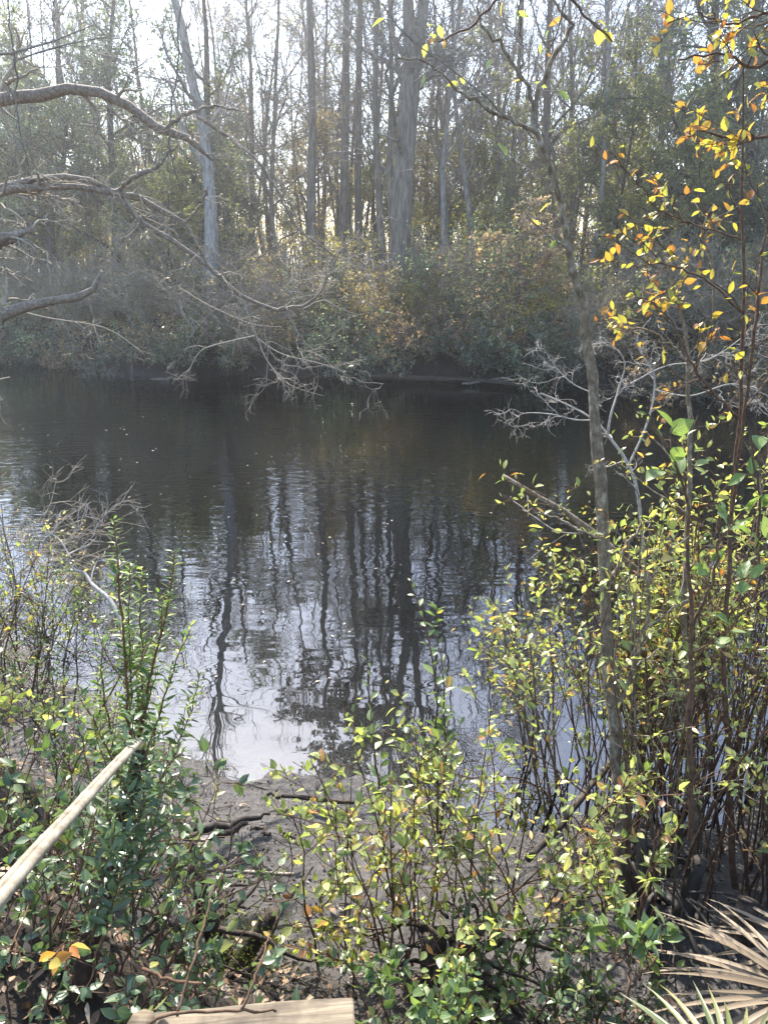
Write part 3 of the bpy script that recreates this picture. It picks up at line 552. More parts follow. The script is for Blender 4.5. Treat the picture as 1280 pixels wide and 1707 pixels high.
traced_tree('overhanging_tree', 'leaning grey tree at the left edge reaching bare drooping limbs over the river', 'tree', ob, [
    [(-575, 935, 7.6, 120), (-566, 840, 7.6, 100), (-560, 700, 7.6, 90), (-540, 400, 7.4, 80), (-500, 100, 7.2, 70), (-470, -200, 7, 40), (-400, -500, 7, 20)],
    [(-520, 330, 7.3, 50), (-200, 200, 6.6, 32), (0, 168, 6.2, 25), (70, 155, 6.1, 25), (110, 147, 6.1, 24), (180, 157, 6.1, 19), (230, 190, 6.1, 18), (275, 222, 6.1, 17), (320, 232, 6.1, 13), (345, 250, 6.1, 8), (355, 268, 6.1, 4)],
    [(-480, -150, 7, 26), (-200, -190, 6.2, 18), (30, -165, 5.2, 12), (300, -170, 5.6, 7)],
    [(-500, 420, 7.3, 44), (-150, 360, 6.5, 24), (0, 316, 6, 18), (60, 298, 6, 12), (130, 292, 6, 11), (165, 305, 6, 9), (192, 320, 6, 7)],
    [(-300, 390, 6.8, 28), (0, 320, 6, 15), (60, 314, 6, 13), (125, 311, 6, 12), (195, 322, 6, 12), (250, 340, 6, 9), (310, 372, 6, 8), (330, 410, 6, 5), (345, 440, 6, 3)],
    [(192, 322, 6, 10), (225, 358, 6, 10), (255, 382, 6, 9), (330, 430, 6, 8.5), (400, 490, 6, 7.5), (450, 511, 6, 7), (500, 512, 6, 6), (525, 500, 6, 5), (545, 460, 6, 4), (562, 428, 6, 3), (600, 384, 6, 2)],
    [(195, 318, 6, 8), (230, 293, 5.9, 8), (262, 277, 5.9, 8), (275, 262, 5.9, 6), (300, 240, 5.9, 3)],
    [(275, 222, 6.1, 9), (292, 200, 6, 7), (330, 183, 6, 6), (370, 178, 6, 4), (408, 186, 6, 2.5)],
    [(560, 428, 6, 3), (530, 405, 6, 3.5), (497, 383, 6, 4), (478, 350, 6, 4), (462, 318, 6, 4), (430, 270, 6, 5), (385, 232, 6.1, 7), (330, 195, 6.1, 5)],
    [(497, 383, 6, 3.5), (450, 415, 6, 3), (410, 455, 6, 2.6), (395, 520, 5.9, 2)],
    [(310, 372, 6, 5), (330, 350, 6, 5), (342, 325, 6, 6), (346, 312, 6, 4)],
    [(-300, 640, 6.2, 50), (-60, 560, 5.5, 34), (0, 528, 5.3, 24), (45, 511, 5.3, 18), (100, 500, 5.3, 16), (146, 490, 5.3, 14), (158, 472, 5.3, 10), (170, 452, 5.3, 6)],
    [(-300, 450, 6.2, 36), (-30, 412, 5.4, 26), (0, 400, 5.3, 18), (30, 390, 5.3, 13), (54, 382, 5.3, 9)],
    [(-20, 410, 5.4, 12), (20, 402, 5.3, 9), (46, 399, 5.3, 6)],
    [(432, 512, 6, 4), (440, 545, 6, 3.5), (452, 590, 5.9, 3), (500, 612, 5.9, 2.5), (580, 605, 5.9, 2)],
    [(478, 512, 6, 3.6), (500, 560, 5.9, 3), (540, 600, 5.9, 2.5), (590, 632, 5.8, 2), (640, 640, 5.8, 1.5)],
], B_limb, B_twigm, (3.8, .58, .22, .3, (0, 0, -.04), 4, 3), rs=.88, tw_min=.0013, leafmat_=L_rus)
# drooping twig tangle
def twigs_from(name, label, base, starts, mat, n1, L, n2, L2, tr, wob=.3, rmin=.0018, cat='branch', n3=3, rs=1.):
    r = empty(name, base, label, cat); o = np.array(base); m_ = MB(); t2 = MB()
    PR = [trace(p, 16) for p in starts]; P = np.concatenate([a for a, _ in PR]) - o; R = np.concatenate([b for _, b in PR]) * rs; m_.tubes(P, R, 7)
    P1, R1 = branch(P, R, n1, .25, 1, .8, L, .6, 8, wob, tr, end=.35, jit=.4); t2.tubes(P1, np.maximum(R1, rmin * 1.4), 5)
    P2, R2 = branch(P1, R1, n2, .15, 1, .75, L2, .65, 6, wob, tr, end=.4, jit=.4); t2.tubes(P2, np.maximum(R2, rmin), 4)
    P3, R3 = branch(P2, R2, n3, .15, 1, .75, L2 * .5, .7, 5, wob, tr, end=.5, jit=.4); t2.tubes(P3, np.maximum(R3, rmin * .8), 3)
    m_.build('branch', mat, r); t2.build('twigs', mat, r); return r
twigs_from('hanging_dead_branch', 'dead pale branch tangle hanging just above the water left of centre', at(400, 470, 6), [
    [(400, 470, 6, 5), (415, 530, 6, 5), (430, 565, 6, 4.5), (445, 600, 5.9, 3.5), (480, 640, 5.9, 2), (540, 660, 5.9, 1.5)],
    [(425, 560, 6, 4.5), (380, 570, 6, 4), (335, 585, 6, 3), (315, 620, 6, 2)],
    [(430, 565, 6, 4), (470, 590, 5.9, 3), (530, 605, 5.8, 2.5), (575, 620, 5.8, 2)],
    [(300, 480, 6.4, 3.5), (350, 510, 6.3, 3), (420, 540, 6.2, 2.5), (470, 545, 6.2, 1.8)],
    [(20, 515, 6.3, 5), (80, 530, 6.3, 4), (170, 545, 6.3, 3), (215, 570, 6.3, 2.5), (240, 590, 6.3, 1.5)]], B_twigm, 5, .32, 3, .16, (0, 0, -.05), rs=.65, rmin=.0013)
def vine(name, label, pts, mat=B_far, cat='vine'):
    P, R = trace(pts, 26); R = R * .55; b = P[0, -1].copy(); P = P - b; P[0, 1:-1] += rng.normal(0, .006, (24, 3)); m_ = MB(); m_.tubes(P, R, 6); P1, R1 = branch(P, R, 10, .1, 1, .6, .3, .5, 6, .25, (0, 0, -.02)); m_.tubes(P1[:6], np.maximum(R1[:6], .0015), 4)
    o = m_.build(name, mat); o.location = b; return tag(o, label, cat)
vine('hanging_vine', 'thin dark vine hanging down the far left over the upper limb', [(8, -165, 5.1, 4), (12, -60, 5, 4), (18, 60, 5, 5), (28, 110, 5, 6), (27, 160, 5, 5), (33, 220, 5, 4), (48, 293, 5, 3)])
vine('hanging_vine', 'long dark vine hanging in front of the pale leaning trunk', [(300, -170, 5.6, 4), (308, -60, 5.6, 4), (298, 40, 5.6, 5), (297, 110, 5.6, 5), (285, 190, 5.6, 6), (283, 245, 5.6, 5), (296, 300, 5.6, 4), (310, 330, 5.6, 2)])
twigs_from('leafless_branch', 'fine bare branch crossing the sky at the upper left corner', at(0, 90, 5.5), [[(-490, 120, 7.2, 10), (-250, 112, 6.3, 7), (-60, 95, 5.5, 5), (0, 88, 5.5, 4), (45, 88, 5.5, 4), (105, 62, 5.5, 2.5), (160, 40, 5.5, 1.6)], [(30, 100, 5.5, 3), (70, 86, 5.5, 3), (130, 70, 5.5, 2), (190, 60, 5.5, 1.3)]], B_twig, 5, .5, 3, .25, (0, 0, .02), wob=.15, n3=2)

# white twiggy bush at the left edge
def near_shrub(name, label, cat, x, y, mats, group=None, **kw):
    kw.setdefault('fine', True); b = gpt(x, y); return make_shrub(name, cat, b, mats, label=label, group=group, **kw)
near_shrub('bare_bush', 'leafless pale twig bush at the left edge over the dark water', 'bush', -3.75, 6.3, (B_twigm,), H=1.6, spread=1, ns=9, n2=9, n3=7, leaf=(0, 0), ang=.9, wob=.3, r=.01, L2=.38, L3=.5, droop=.01, minr=.0022)
near_shrub('bare_bush', 'second tangle of pale twigs low at the left edge beside the leafless bush', 'bush', -3.2, 5.4, (B_twigm, L_tan), H=1.5, spread=1, ns=8, n2=8, n3=7, leaf=(1, .03), ang=1.0, wob=.3, r=.01, minr=.0022)
# small leaved yellow green bushes at the left
near_shrub('fine_leaved_bush', 'small leaved olive bush at the left edge with yellow tips', 'bush', -2.55, 4.75, (B_stem, L_mix), H=1.15, spread=1, ns=10, n2=8, n3=4, leaf=(3, .032), ang=.7, wob=.15, r=.008, wl=.42, droop=-.01)
near_shrub('fine_leaved_bush', 'low fine leaved bush leaning over the water just right of the olive bush', 'bush', -2.1, 4.45, (B_stem, L_grn), H=1.05, spread=1, ns=11, n2=8, n3=5, leaf=(3, .03), ang=.8, wob=.16, r=.007, wl=.42)
near_shrub('fine_leaved_bush', 'yellow tipped sparse bush at the left edge behind the olive bush', 'bush', -3.0, 5.2, (B_stem, L_yel), H=1.4, spread=1, ns=7, n2=6, n3=3, leaf=(2, .045), ang=.5, wob=.15, r=.008, wl=.55)

# willow-like upright shrub: red-brown wands with narrow leaves in whorls up their length
def wand_shrub(label, base, wands, Lf=.07, mat=L_wil, stem=B_stemr, dens=105, name='willow_shrub', wl=.23, cone=.55):
    r = empty(name, base, label, 'shrub'); o = np.array(base); st = MB(); lf = MB()
    for pts in wands:
        P, R = trace(pts, 18, .004); P = P - o; R = np.maximum(R * .62, .002); st.tubes(P, R, 6)
        Lp = float(np.linalg.norm(np.diff(P[0], axis=0), axis=1).sum()); n = int(dens * Lp); t = np.linspace(.18, 1, n)
        S, T, rr = sample(P, R, np.zeros(n, int), t); a = np.arange(n) * 2.4; pp = norm(np.cross(T, [.2, 1, 0])); qq = np.cross(T, pp)
        d = T * cone + (np.cos(a)[:, None] * pp + np.sin(a)[:, None] * qq) + rng.normal(0, .12, (n, 3)); Ls = Lf * (.65 + .5 * rng.random(n)) * (1 - .45 * t ** 4)
        nn = norm(np.array([0, 0, 1.]) + rng.normal(0, .35, d.shape)); lf.leaves(S, d, nn, Ls, Ls * wl, fine=True, curl=.25)
        P1, R1 = branch(P, R, int(4 * Lp), .25, .8, .55, .28, .6, 6, .1, (0, 0, .08)); st.tubes(P1, np.maximum(R1, .0015), 4); S, d, nn = leafpos(P1, R1, 9); Ls = Lf * .7 * (.6 + .5 * rng.random(len(S))); lf.leaves(S, d, nn, Ls, Ls * wl * 1.2, fine=True)
    st.build('stems', stem, r); lf.build('foliage', mat, r); return r
wb = gpt(-.98, 2.75)
wand_shrub('tall willowy shrub with red brown wands and narrow leaves left of centre', wb, [
    [(225, 1400, 2.7, 10), (215, 1200, 2.75, 8), (205, 1050, 2.8, 7), (198, 940, 2.85, 5), (190, 865, 2.9, 3)],
    [(235, 1400, 2.7, 11), (236, 1240, 2.8, 9), (252, 1120, 2.85, 8), (280, 1020, 2.9, 6), (290, 920, 3.0, 3)],
    [(215, 1400, 2.7, 8), (222, 1250, 2.8, 6), (218, 1130, 2.85, 5), (215, 1010, 2.9, 4), (218, 940, 3, 2.5)],
    [(228, 1400, 2.7, 8), (230, 1260, 2.85, 6), (240, 1140, 2.95, 5), (235, 1040, 3, 4), (238, 950, 3.1, 2.5)],
    [(240, 1400, 2.7, 8), (255, 1260, 2.85, 6), (275, 1160, 2.9, 5), (300, 1090, 3, 4), (318, 1040, 3.1, 2.5)],
    [(205, 1400, 2.65, 7), (190, 1260, 2.75, 5), (170, 1130, 2.8, 4), (172, 1060, 2.9, 2.5)],
    [(242, 1400, 2.65, 6), (275, 1300, 2.7, 5), (310, 1210, 2.8, 4), (335, 1120, 2.85, 2.5)],
    [(220, 1420, 2.55, 7), (200, 1300, 2.6, 5), (160, 1210, 2.65, 4), (130, 1140, 2.75, 2.5)]])
wand_shrub('dark leaved low willowy clump around the foot of the cane handrail post', gpt(-.78, 1.95), [
    [(203, 1480, 1.78, 8), (228, 1380, 1.83, 6), (268, 1300, 1.88, 5), (308, 1250, 1.93, 3)],
    [(193, 1480, 1.78, 8), (213, 1370, 1.88, 6), (240, 1270, 1.93, 5), (263, 1200, 1.98, 3)],
    [(183, 1480, 1.78, 8), (193, 1370, 1.88, 6), (218, 1280, 1.93, 5), (223, 1190, 1.98, 3)],
    [(208, 1480, 1.73, 8), (243, 1410, 1.78, 6), (288, 1360, 1.83, 3)], [(150, 1600, 1.62, 7), (165, 1500, 1.68, 5), (185, 1400, 1.74, 4), (178, 1310, 1.8, 3)], [(165, 1600, 1.62, 7), (190, 1500, 1.68, 5), (222, 1400, 1.76, 4), (240, 1320, 1.82, 3)]], mat=L_dgrn, Lf=.075, wl=.26, stem=B_stem)
twigs_from('curved_dead_twig', 'pale curving dead branch behind the willowy shrub', gpt(-1.6, 4.1), [[(215, 1080, 3.6, 9), (200, 1030, 3.7, 8), (182, 998, 3.8, 7), (155, 975, 3.9, 6), (140, 953, 4, 5), (120, 948, 4, 4), (115, 925, 4, 3), (150, 908, 4, 2)], [(118, 930, 4, 3), (100, 900, 4.1, 2.4), (78, 885, 4.2, 1.8)]], B_twigp, 4, .3, 3, .18, (0, 0, -.02), n3=1)

# ------------------------------------------------------------------ cane handrail, post, plank, rods and debris on the mud
hr = empty('cane_handrail', at(232, 1238, 1.95), 'pale split bamboo cane handrail sloping in from the lower left edge', 'handrail'); o = np.array(hr.location)
P, R = trace([(-290, 1800, .55, 56), (-90, 1592, .8, 38), (-10, 1506, .92, 34), (60, 1424, 1.12, 28), (120, 1358, 1.35, 23), (175, 1296, 1.62, 19), (232, 1236, 1.95, 15)], 200)
P = P - o; L_ = np.linspace(0, 1, 200); R = R * (1 + .07 * np.exp(-((L_[None, :] * 9 + .3) % 1.8 - .9) ** 2 / .0015)); R[0] *= 1
m_ = MB(); T = norm(np.gradient(P[0], axis=0)); sd = norm(np.cross(T, [0, 0, 1.]))
m_.tubes(P + (sd * R[0][:, None] * .3)[None], R * .68, 14, caps=True); m_.tubes(P - (sd * R[0][:, None] * .55)[None] + np.array([0, 0, .004]), R * .55, 14, caps=True); m_.build('cane', B_can, hr)
m_ = MB()
P, R = trace([(238, 1240, 1.98, 24), (222, 1300, 1.95, 27), (198, 1390, 1.9, 31), (172, 1490, 1.8, 34), (148, 1590, 1.68, 36), (130, 1690, 1.6, 38)], 26); R = R * (1 + rng.normal(0, .03, R.shape))
b = P[0, -1].copy(); m_.tubes(P - b, R, 12, caps=True); po = m_.build('leaning_post', bark('rotten_post', [(.015, .009, .006), (.045, .024, .014), (.08, .05, .03)], (10, 10, 4), 1.), None); po.location = b
tag(po, 'dark reddish leaning wooden post holding up the cane handrail', 'post')
# plank: its lit top face with a sawn edge, at the boardwalk's rim
pa, pb = at(250, 1709, 1.3), at(590, 1696, 1.335); ux = norm(pb - pa); Lp = np.linalg.norm(pb - pa); ang = math.atan2(ux[1], ux[0])
def wood_mat():
    m, nt, N, Lk, out = mat_base('weathered_plank'); tc = N.new('ShaderNodeTexCoord'); mp = N.new('ShaderNodeMapping'); mp.inputs['Scale'].default_value = (1.3, 22, 22); Lk.new(tc.outputs['Object'], mp.inputs[0])
    n = noise(N, 3.2, 8, .6); n.inputs['Distortion'].default_value = .9; Lk.new(mp.outputs[0], n.inputs['Vector']); n2 = noise(N, 7, 4); Lk.new(tc.outputs['Object'], n2.inputs['Vector'])
    r = ramp(N, [(.08, .06, .035), (.2, .155, .1), (.3, .24, .155)], [.32, .5, .68]); Lk.new(n.outputs['Fac'], r.inputs[0]); r2 = ramp(N, [(.4, .37, .34), (1, 1, 1)], [.38, .58]); Lk.new(n2.outputs['Fac'], r2.inputs[0])
    mu = N.new('ShaderNodeMixRGB'); mu.blend_type = 'MULTIPLY'; mu.inputs[0].default_value = 1; Lk.new(r.outputs[0], mu.inputs[1]); Lk.new(r2.outputs[0], mu.inputs[2])
    p = N.new('ShaderNodeBsdfPrincipled'); p.inputs['Roughness'].default_value = .75; Lk.new(mu.outputs[0], p.inputs['Base Color']); b = N.new('ShaderNodeBump'); b.inputs['Strength'].default_value = .4; b.inputs['Distance'].default_value = .004; Lk.new(n.outputs['Fac'], b.inputs['Height']); Lk.new(b.outputs[0], p.inputs['Normal']); Lk.new(p.outputs[0], out.inputs[0]); return m
WOOD = wood_mat()
def plank(name, label, loc, L, W, T_, rz, cat='plank', tilt=0):
    me = bpy.data.meshes.new(name); import bmesh; bm = bmesh.new(); bmesh.ops.create_cube(bm, size=1)
    for v in bm.verts: v.co.x *= L; v.co.y *= W; v.co.z *= T_
    bmesh.ops.subdivide_edges(bm, edges=[e for e in bm.edges if abs(e.verts[0].co.x - e.verts[1].co.x) > .1], cuts=12)
    for v in bm.verts: v.co.z += .0025 * math.sin(v.co.x * 9); v.co.y += .002 * math.sin(v.co.x * 14 + 1)
    bmesh.ops.bevel(bm, geom=[e for e in bm.edges if e.calc_face_angle(0) > 1], offset=.003, segments=2, affect='EDGES')
    bm.to_mesh(me); me.materials.append(WOOD); o = bpy.data.objects.new(name, me); COL.objects.link(o); o.location = loc; o.rotation_euler = (tilt, 0, rz); return tag(o, label, cat)
pc = (pa + pb) / 2
plank('boardwalk_plank', 'weathered pale plank lying along the bottom edge of the picture', pc + np.array([0, -.0, -.02]), Lp, .085, .042, ang, tilt=.12)
plank('boardwalk_plank', 'lower plank end showing below the lit plank at the bottom edge', pc + np.array([.30, -.105, -.115]), Lp * 1.1, .14, .04, ang + .01)
m_ = MB(); e_ = at(238, 1715, 1.22); m_.tubes(np.array([e_ + [0, 0, .02], e_ + [0, 0, -.5], e_ + [0, 0, -1.0]]) - e_, np.array([.03, .03, .03]), 8, caps=True); o_ = m_.build('support_post', WOOD); o_.location = e_; tag(o_, 'upright end post under the left end of the lit plank', 'post')
def rod(name, label, pts, mat, cat='stick', **kw): return log(name, label, pts, mat, cat=cat, wj=kw.pop('wj', .002), **kw)
rod('cane_rod', 'thin straight cane rod lying level above the mud', [(288, 1448, 2.86, 7), (385, 1453, 2.87, 7), (490, 1458, 2.88, 7)], B_can, wj=.0005)
rod('cut_stake', 'dark cut stake standing in the mud under the cane rod', [(332, 1400, 2.95, 11), (336, 1450, 2.84, 13), (340, 1500, 2.7, 15)], B_dark)
rod('cut_stake', 'lighter brown stake leaning beside the dark cut stake', [(320, 1405, 2.98, 9), (325, 1440, 2.93, 10), (330, 1475, 2.88, 10)], B_log)
rod('cut_stake', 'short grey stake stub left of the two mud stakes', [(312, 1410, 3.0, 8), (316, 1440, 2.95, 9), (318, 1470, 2.9, 9)], B_far)
m_ = MB(); pp_ = at(342, 1409, 2.9); m_.leaves(np.array([[-.05, -.01, 0], [.0, -.03, .01], [.01, .01, .01]]), np.array([[1, .2, .1], [.5, 1, .1], [-.6, .6, .2]]), np.array([[0, 0, 1.], [.2, 0, 1], [0, .3, 1]]), .05, .04, fine=True); o_ = m_.build('curled_leaf', flat('pale_leaf', (.42, .34, .28))); o_.location = pp_; tag(o_, 'pale pinkish curled dead leaf on top of the mud stakes', 'leaf')
def gtr(pts): return pts
log('driftwood_branch', 'black wet branch lying on the mud, upper of the crossed pair', [(300, 1382, 3.28, 12), (335, 1382, 3.28, 16), (380, 1375, 3.3, 13), (420, 1362, 3.36, 9), (450, 1357, 3.4, 5)], B_dark, wj=.008)
log('driftwood_branch', 'split grey brown branch on the mud just below the black one', [(305, 1395, 3.2, 10), (350, 1395, 3.2, 14), (385, 1385, 3.24, 11), (412, 1372, 3.3, 6)], B_log, wj=.006)
log('driftwood_stick', 'short twig on the mud right of the driftwood pair', [(420, 1377, 3.28, 4), (450, 1390, 3.22, 5)], B_log)
log('driftwood_branch', 'dark forked stick half sunk in the mud left of the centre shrub', [(470, 1385, 3.22, 4), (488, 1395, 3.18, 6), (500, 1406, 3.12, 4)], B_dark)
log('driftwood_branch', 'brown debris branch at the wet mud edge behind the centre shrub', [(445, 1326, 3.66, 5), (490, 1329, 3.66, 8), (540, 1335, 3.6, 9), (590, 1338, 3.58, 6)], B_log, wj=.008)
log('mud_log', 'dark sunken log on the wet mud at the left edge', [(-30, 1290, 4.1, 26), (20, 1262, 4.3, 20), (55, 1238, 4.5, 10), (68, 1226, 4.6, 4)], B_dark, wj=.012)
log('water_snag', 'small black forked snag sticking from the bright water at left', [(108, 1158, 4.95, 4), (116, 1170, 4.9, 7), (128, 1176, 4.85, 6)], B_dark)
log('fallen_branch', 'dark stout branch slanting over the shallow water in the right half', [(880, 1432, 2.9, 12), (925, 1385, 3.1, 13), (960, 1340, 3.3, 12), (990, 1305, 3.5, 12), (1015, 1275, 3.65, 8)], B_dark, wj=.004)
log('fallen_branch', 'long thin pole slanting down to the right through the yellow thicket', [(838, 792, 4.2, 5), (900, 830, 4.1, 8), (990, 890, 4.0, 11), (1060, 950, 3.9, 12), (1130, 1020, 3.8, 13), (1210, 1085, 3.7, 14), (1310, 1160, 3.6, 15)], B_sap, wj=.006)
rod('crooked_twig', 'thin dark crooked twig rising in front of the lit plank', [(240, 1712, 1.15, 6), (290, 1690, 1.17, 5), (400, 1684, 1.2, 5), (460, 1686, 1.22, 4)], B_stem)
rod('crooked_twig', 'thin dark twig standing up across the left part of the plank', [(296, 1695, 1.2, 5), (310, 1640, 1.25, 5), (330, 1575, 1.32, 4), (350, 1500, 1.42, 3)], B_stem)
rod('crooked_twig', 'thin dark twig slanting up from the middle of the plank', [(402, 1684, 1.2, 5), (425, 1630, 1.25, 4), (440, 1585, 1.32, 4), (448, 1560, 1.36, 3)], B_stem)
rod('arching_twig', 'dark arched twig lying over the leaf litter left of the plank', [(215, 1600, 1.5, 7), (250, 1620, 1.45, 6), (290, 1637, 1.42, 6), (335, 1640, 1.4, 5)], B_stem)
rod('cut_stub', 'sawn brown stump stub on the leafy ground at the right edge', [(1236, 1575, 2.25, 44), (1238, 1548, 2.28, 40), (1243, 1520, 2.3, 36), (1246, 1500, 2.32, 28)], B_log, wj=.001)

# stumps and roots below the centre shrub
def clump_roots(name, label, x, y, n, mat, r=.02, L=.6):
    b = gpt(x, y); m_ = MB(); a = rng.random(n) * 2 * PI; S = np.stack([np.cos(a) * .1, np.sin(a) * .1, rng.uniform(.0, .3, n)], 1); D = np.stack([np.cos(a), np.sin(a), rng.uniform(-.3, .6, n)], 1)
    P = grow(S, D, L * .75 * (.4 + .8 * rng.random(n)), 8, .28, (0, 0, -.2)); m_.tubes(P, taper(r * .55 * (.3 + rng.random(n)), 8, .3), 6); st, R = grow(np.array([[0, 0, -.1]] * 3) + rng.normal(0, .07, (3, 3)), np.array([[.2, 0, 1.], [-.3, .1, 1], [.05, .3, 1]]), .42, 6, .1), taper(np.array([.05, .045, .035]), 6, .6); m_.tubes(st, R, 9, caps=True)
    o = m_.build(name, mat); o.location = b; return tag(o, label, 'roots')
clump_roots('root_clump', 'dark rooty stump at the foot of the centre shrub', .3, 2.35, 40, B_log)
clump_roots('root_clump', 'dark roots and stump left of the mud stakes', -.72, 2.3, 30, B_log)
clump_roots('root_clump', 'dark roots under the right thicket', 1.25, 2.75, 34, B_dark)
m_ = MB(); b = np.array(gpt(-.6, 2.35)); nq = 1500; Q = rng.normal(0, 1, (nq, 3)) * [.16, .08, .05] + [0, 0, .12]; m_.leaves(Q, rng.normal(0, 1, (nq, 3)), rng.normal(0, 1, (nq, 3)), .02, .006); o_ = m_.build('moss_patch', leafmat('moss', [(.05, .08, .015), (.14, .17, .03)])); o_.location = b; tag(o_, 'bright moss on the roots beside the dark post', 'moss', kind='stuff')

# ------------------------------------------------------------------ shrubs of the near bank
DG = dict(spread=1, wob=.14, wl=.55, fine=True)
low = [(-1.25, 1.75, .75, 'broad leaved green shrub at the left edge under the cane handrail'), (-.92, 1.58, .6, 'green shrub right of the dark post near the plank'), (-1.5, 2.25, .7, 'green shrub behind the handrail at the left edge'),
       (-1.05, 1.3, .5, 'deep green shrub in the bottom left corner'), (-.68, 1.4, .36, 'small green shrub touching the left end of the plank'), (-1.75, 2.8, .8, 'leafy shrub with yellow leaves above the handrail at the left edge'),
       (-1.3, 2.75, .6, 'low mixed green shrub between handrail and the willowy shrub'), (-2.2, 3.3, .75, 'leafy shrub low at the left edge above the others'), (-1.0, 2.05, .55, 'dark green shrub hugging the leaning post'), (-.82, 1.72, .55, 'dark green shrub covering the foot of the leaning post')]
for q, (x, y, h, lab) in enumerate(low):
    near_shrub('broadleaf_shrub', lab, 'shrub', x, y, (B_stem, (L_dgrn, L_grn, L_mix)[(0, 0, 1, 0, 0, 2, 1, 2, 0, 0, 0)[q]]), 'low shrubs at the lower left', H=h * .85, ns=13, n2=4, n3=2, leaf=(2, .036 + .008 * (q % 3)), rb=.3, ang=.75, r=.004, leaf_on_stem=3, **DG)
cen = [(.12, 2.62, 1.25, 'yellow green upright shrub with many thin stems in the bottom centre', L_mix, 10), (.42, 2.45, 1.15, 'yellow green shrub just right of the one in the bottom centre', L_mix, 10), (-.06, 2.5, .95, 'sparse yellow leaved shrub left of the centre one, over the mud', L_yel, 9),
       (.25, 2.2, .7, 'low green shrub in front of the centre shrub', L_grn, 10), (.62, 2.75, 1.15, 'thin stemmed shrub between the centre shrub and the open water', L_mix, 9), (-.02, 1.2, .4, 'small leafy sprig growing up over the right end of the lit plank', L_grn, 5), (.17, 1.32, .42, 'low green sprig just right of the plank end', L_grn, 6),
       (.1, 1.6, .5, 'small green seedling plant at the right end of the plank', L_grn, 5), (.65, 2.15, .6, 'deep green leafy shrub at the bottom right of centre', L_dgrn, 10), (.45, 1.85, .3, 'pale leaved seedling on the dark ground at the bottom', L_grn, 5)]
for q, (x, y, h, lab, mt, ns) in enumerate(cen):
    near_shrub('upright_shrub', lab, 'shrub', x, y, (B_stem, mt), 'shrubs of the bottom centre', H=h * (1.22 if h > .9 else .85), ns=ns, n2=5, n3=2, leaf=(3, .044 if h > .9 else .037), rb=.26, ang=.36, r=.006, leaf_on_stem=4, L2=.24, t2=.3, **DG)
wand_shrub('tall green leaved shoot rising from the centre shrub over the water', gpt(.28, 2.6), [
    [(730, 1420, 2.75, 9), (728, 1250, 2.85, 7), (722, 1120, 2.95, 5), (705, 1030, 3.05, 4), (682, 968, 3.1, 2.5)], [(735, 1420, 2.75, 8), (742, 1260, 2.85, 6), (738, 1140, 2.95, 4), (730, 1060, 3.0, 2.5)],
    [(640, 1420, 2.75, 7), (628, 1290, 2.8, 5), (618, 1180, 2.9, 4), (612, 1100, 3.0, 2.5)]], Lf=.075, mat=L_grn, stem=B_stem, dens=20, name='leafy_shoot', wl=.45, cone=.8)
wand_shrub('pair of small leaved thin shoots in the lower left over bright water', gpt(-1.35, 3.0), [
    [(100, 1420, 2.9, 6), (95, 1300, 3, 5), (90, 1200, 3.05, 3.5), (96, 1120, 3.1, 2)], [(110, 1420, 2.9, 6), (150, 1300, 3, 5), (165, 1200, 3.05, 4), (172, 1110, 3.1, 3)], [(105, 1400, 2.9, 6), (120, 1290, 3, 5), (70, 1190, 3.05, 3)]], Lf=.06, mat=L_grn, stem=B_stem, dens=22, name='leafy_shoot', wl=.45, cone=.8)
# right thicket
thk = [(1.5, 3.1, 2.0, L_mix, 'olive leaved thicket shrub just right of the sapling foot'), (1.75, 3.3, 2.2, L_yel, 'yellow leaved thicket shrub in the middle of the right side'), (2.1, 3.5, 2.2, L_mix, 'olive yellow thicket shrub near the right edge'),
       (1.22, 3.75, 1.7, L_yel, 'yellow shrub leaning left over the water from the sapling'), (1.5, 3.9, 1.9, L_yel, 'yellow thicket shrub behind the sapling trunk'), (1.95, 4.2, 2.1, L_yel, 'yellow shrub behind the olive thicket toward the river'),
       (2.5, 4.2, 2.2, L_mix, 'thicket shrub at the right edge with bright small leaves'), (2.35, 3.0, 1.9, L_grn, 'green leaved thicket shrub at the right edge, nearest the eye'), (1.95, 2.85, 1.5, L_mix, 'thicket shrub above the leafy ground at lower right'),
       (1.2, 4.2, 1.3, L_yel, 'sparse yellow shrub farthest left of the thicket over the water'), (2.9, 4.9, 2.2, L_mix, 'hindmost olive shrub of the thicket at the right edge'), (1.42, 3.5, 1.7, L_mix, 'low olive shrub hugging the sapling trunk')]
for q, (x, y, h, mt, lab) in enumerate(thk):
    near_shrub('thicket_shrub', lab, 'shrub', x, y, (B_stem if q % 3 else B_sap, mt), 'shrubs of the right hand thicket', H=h * 1.05, ns=11, n2=7, n3=3, leaf=(2, .045), rb=.32, ang=.2, r=.0095, wob=.06, L2=.19, t2=.52, wl=.42, spread=1, leaf_on_stem=3, minr=.0018)
near_shrub('leaning_spray', 'fine yellow leaved spray leaning left over the water beside the sapling', 'shrub', 1.12, 3.7, (B_stem, L_yel), H=1.3, spread=1, ns=7, n2=8, n3=4, leaf=(2, .035), rb=.15, ang=.8, r=.006, wob=.14, wl=.5, t2=.3)
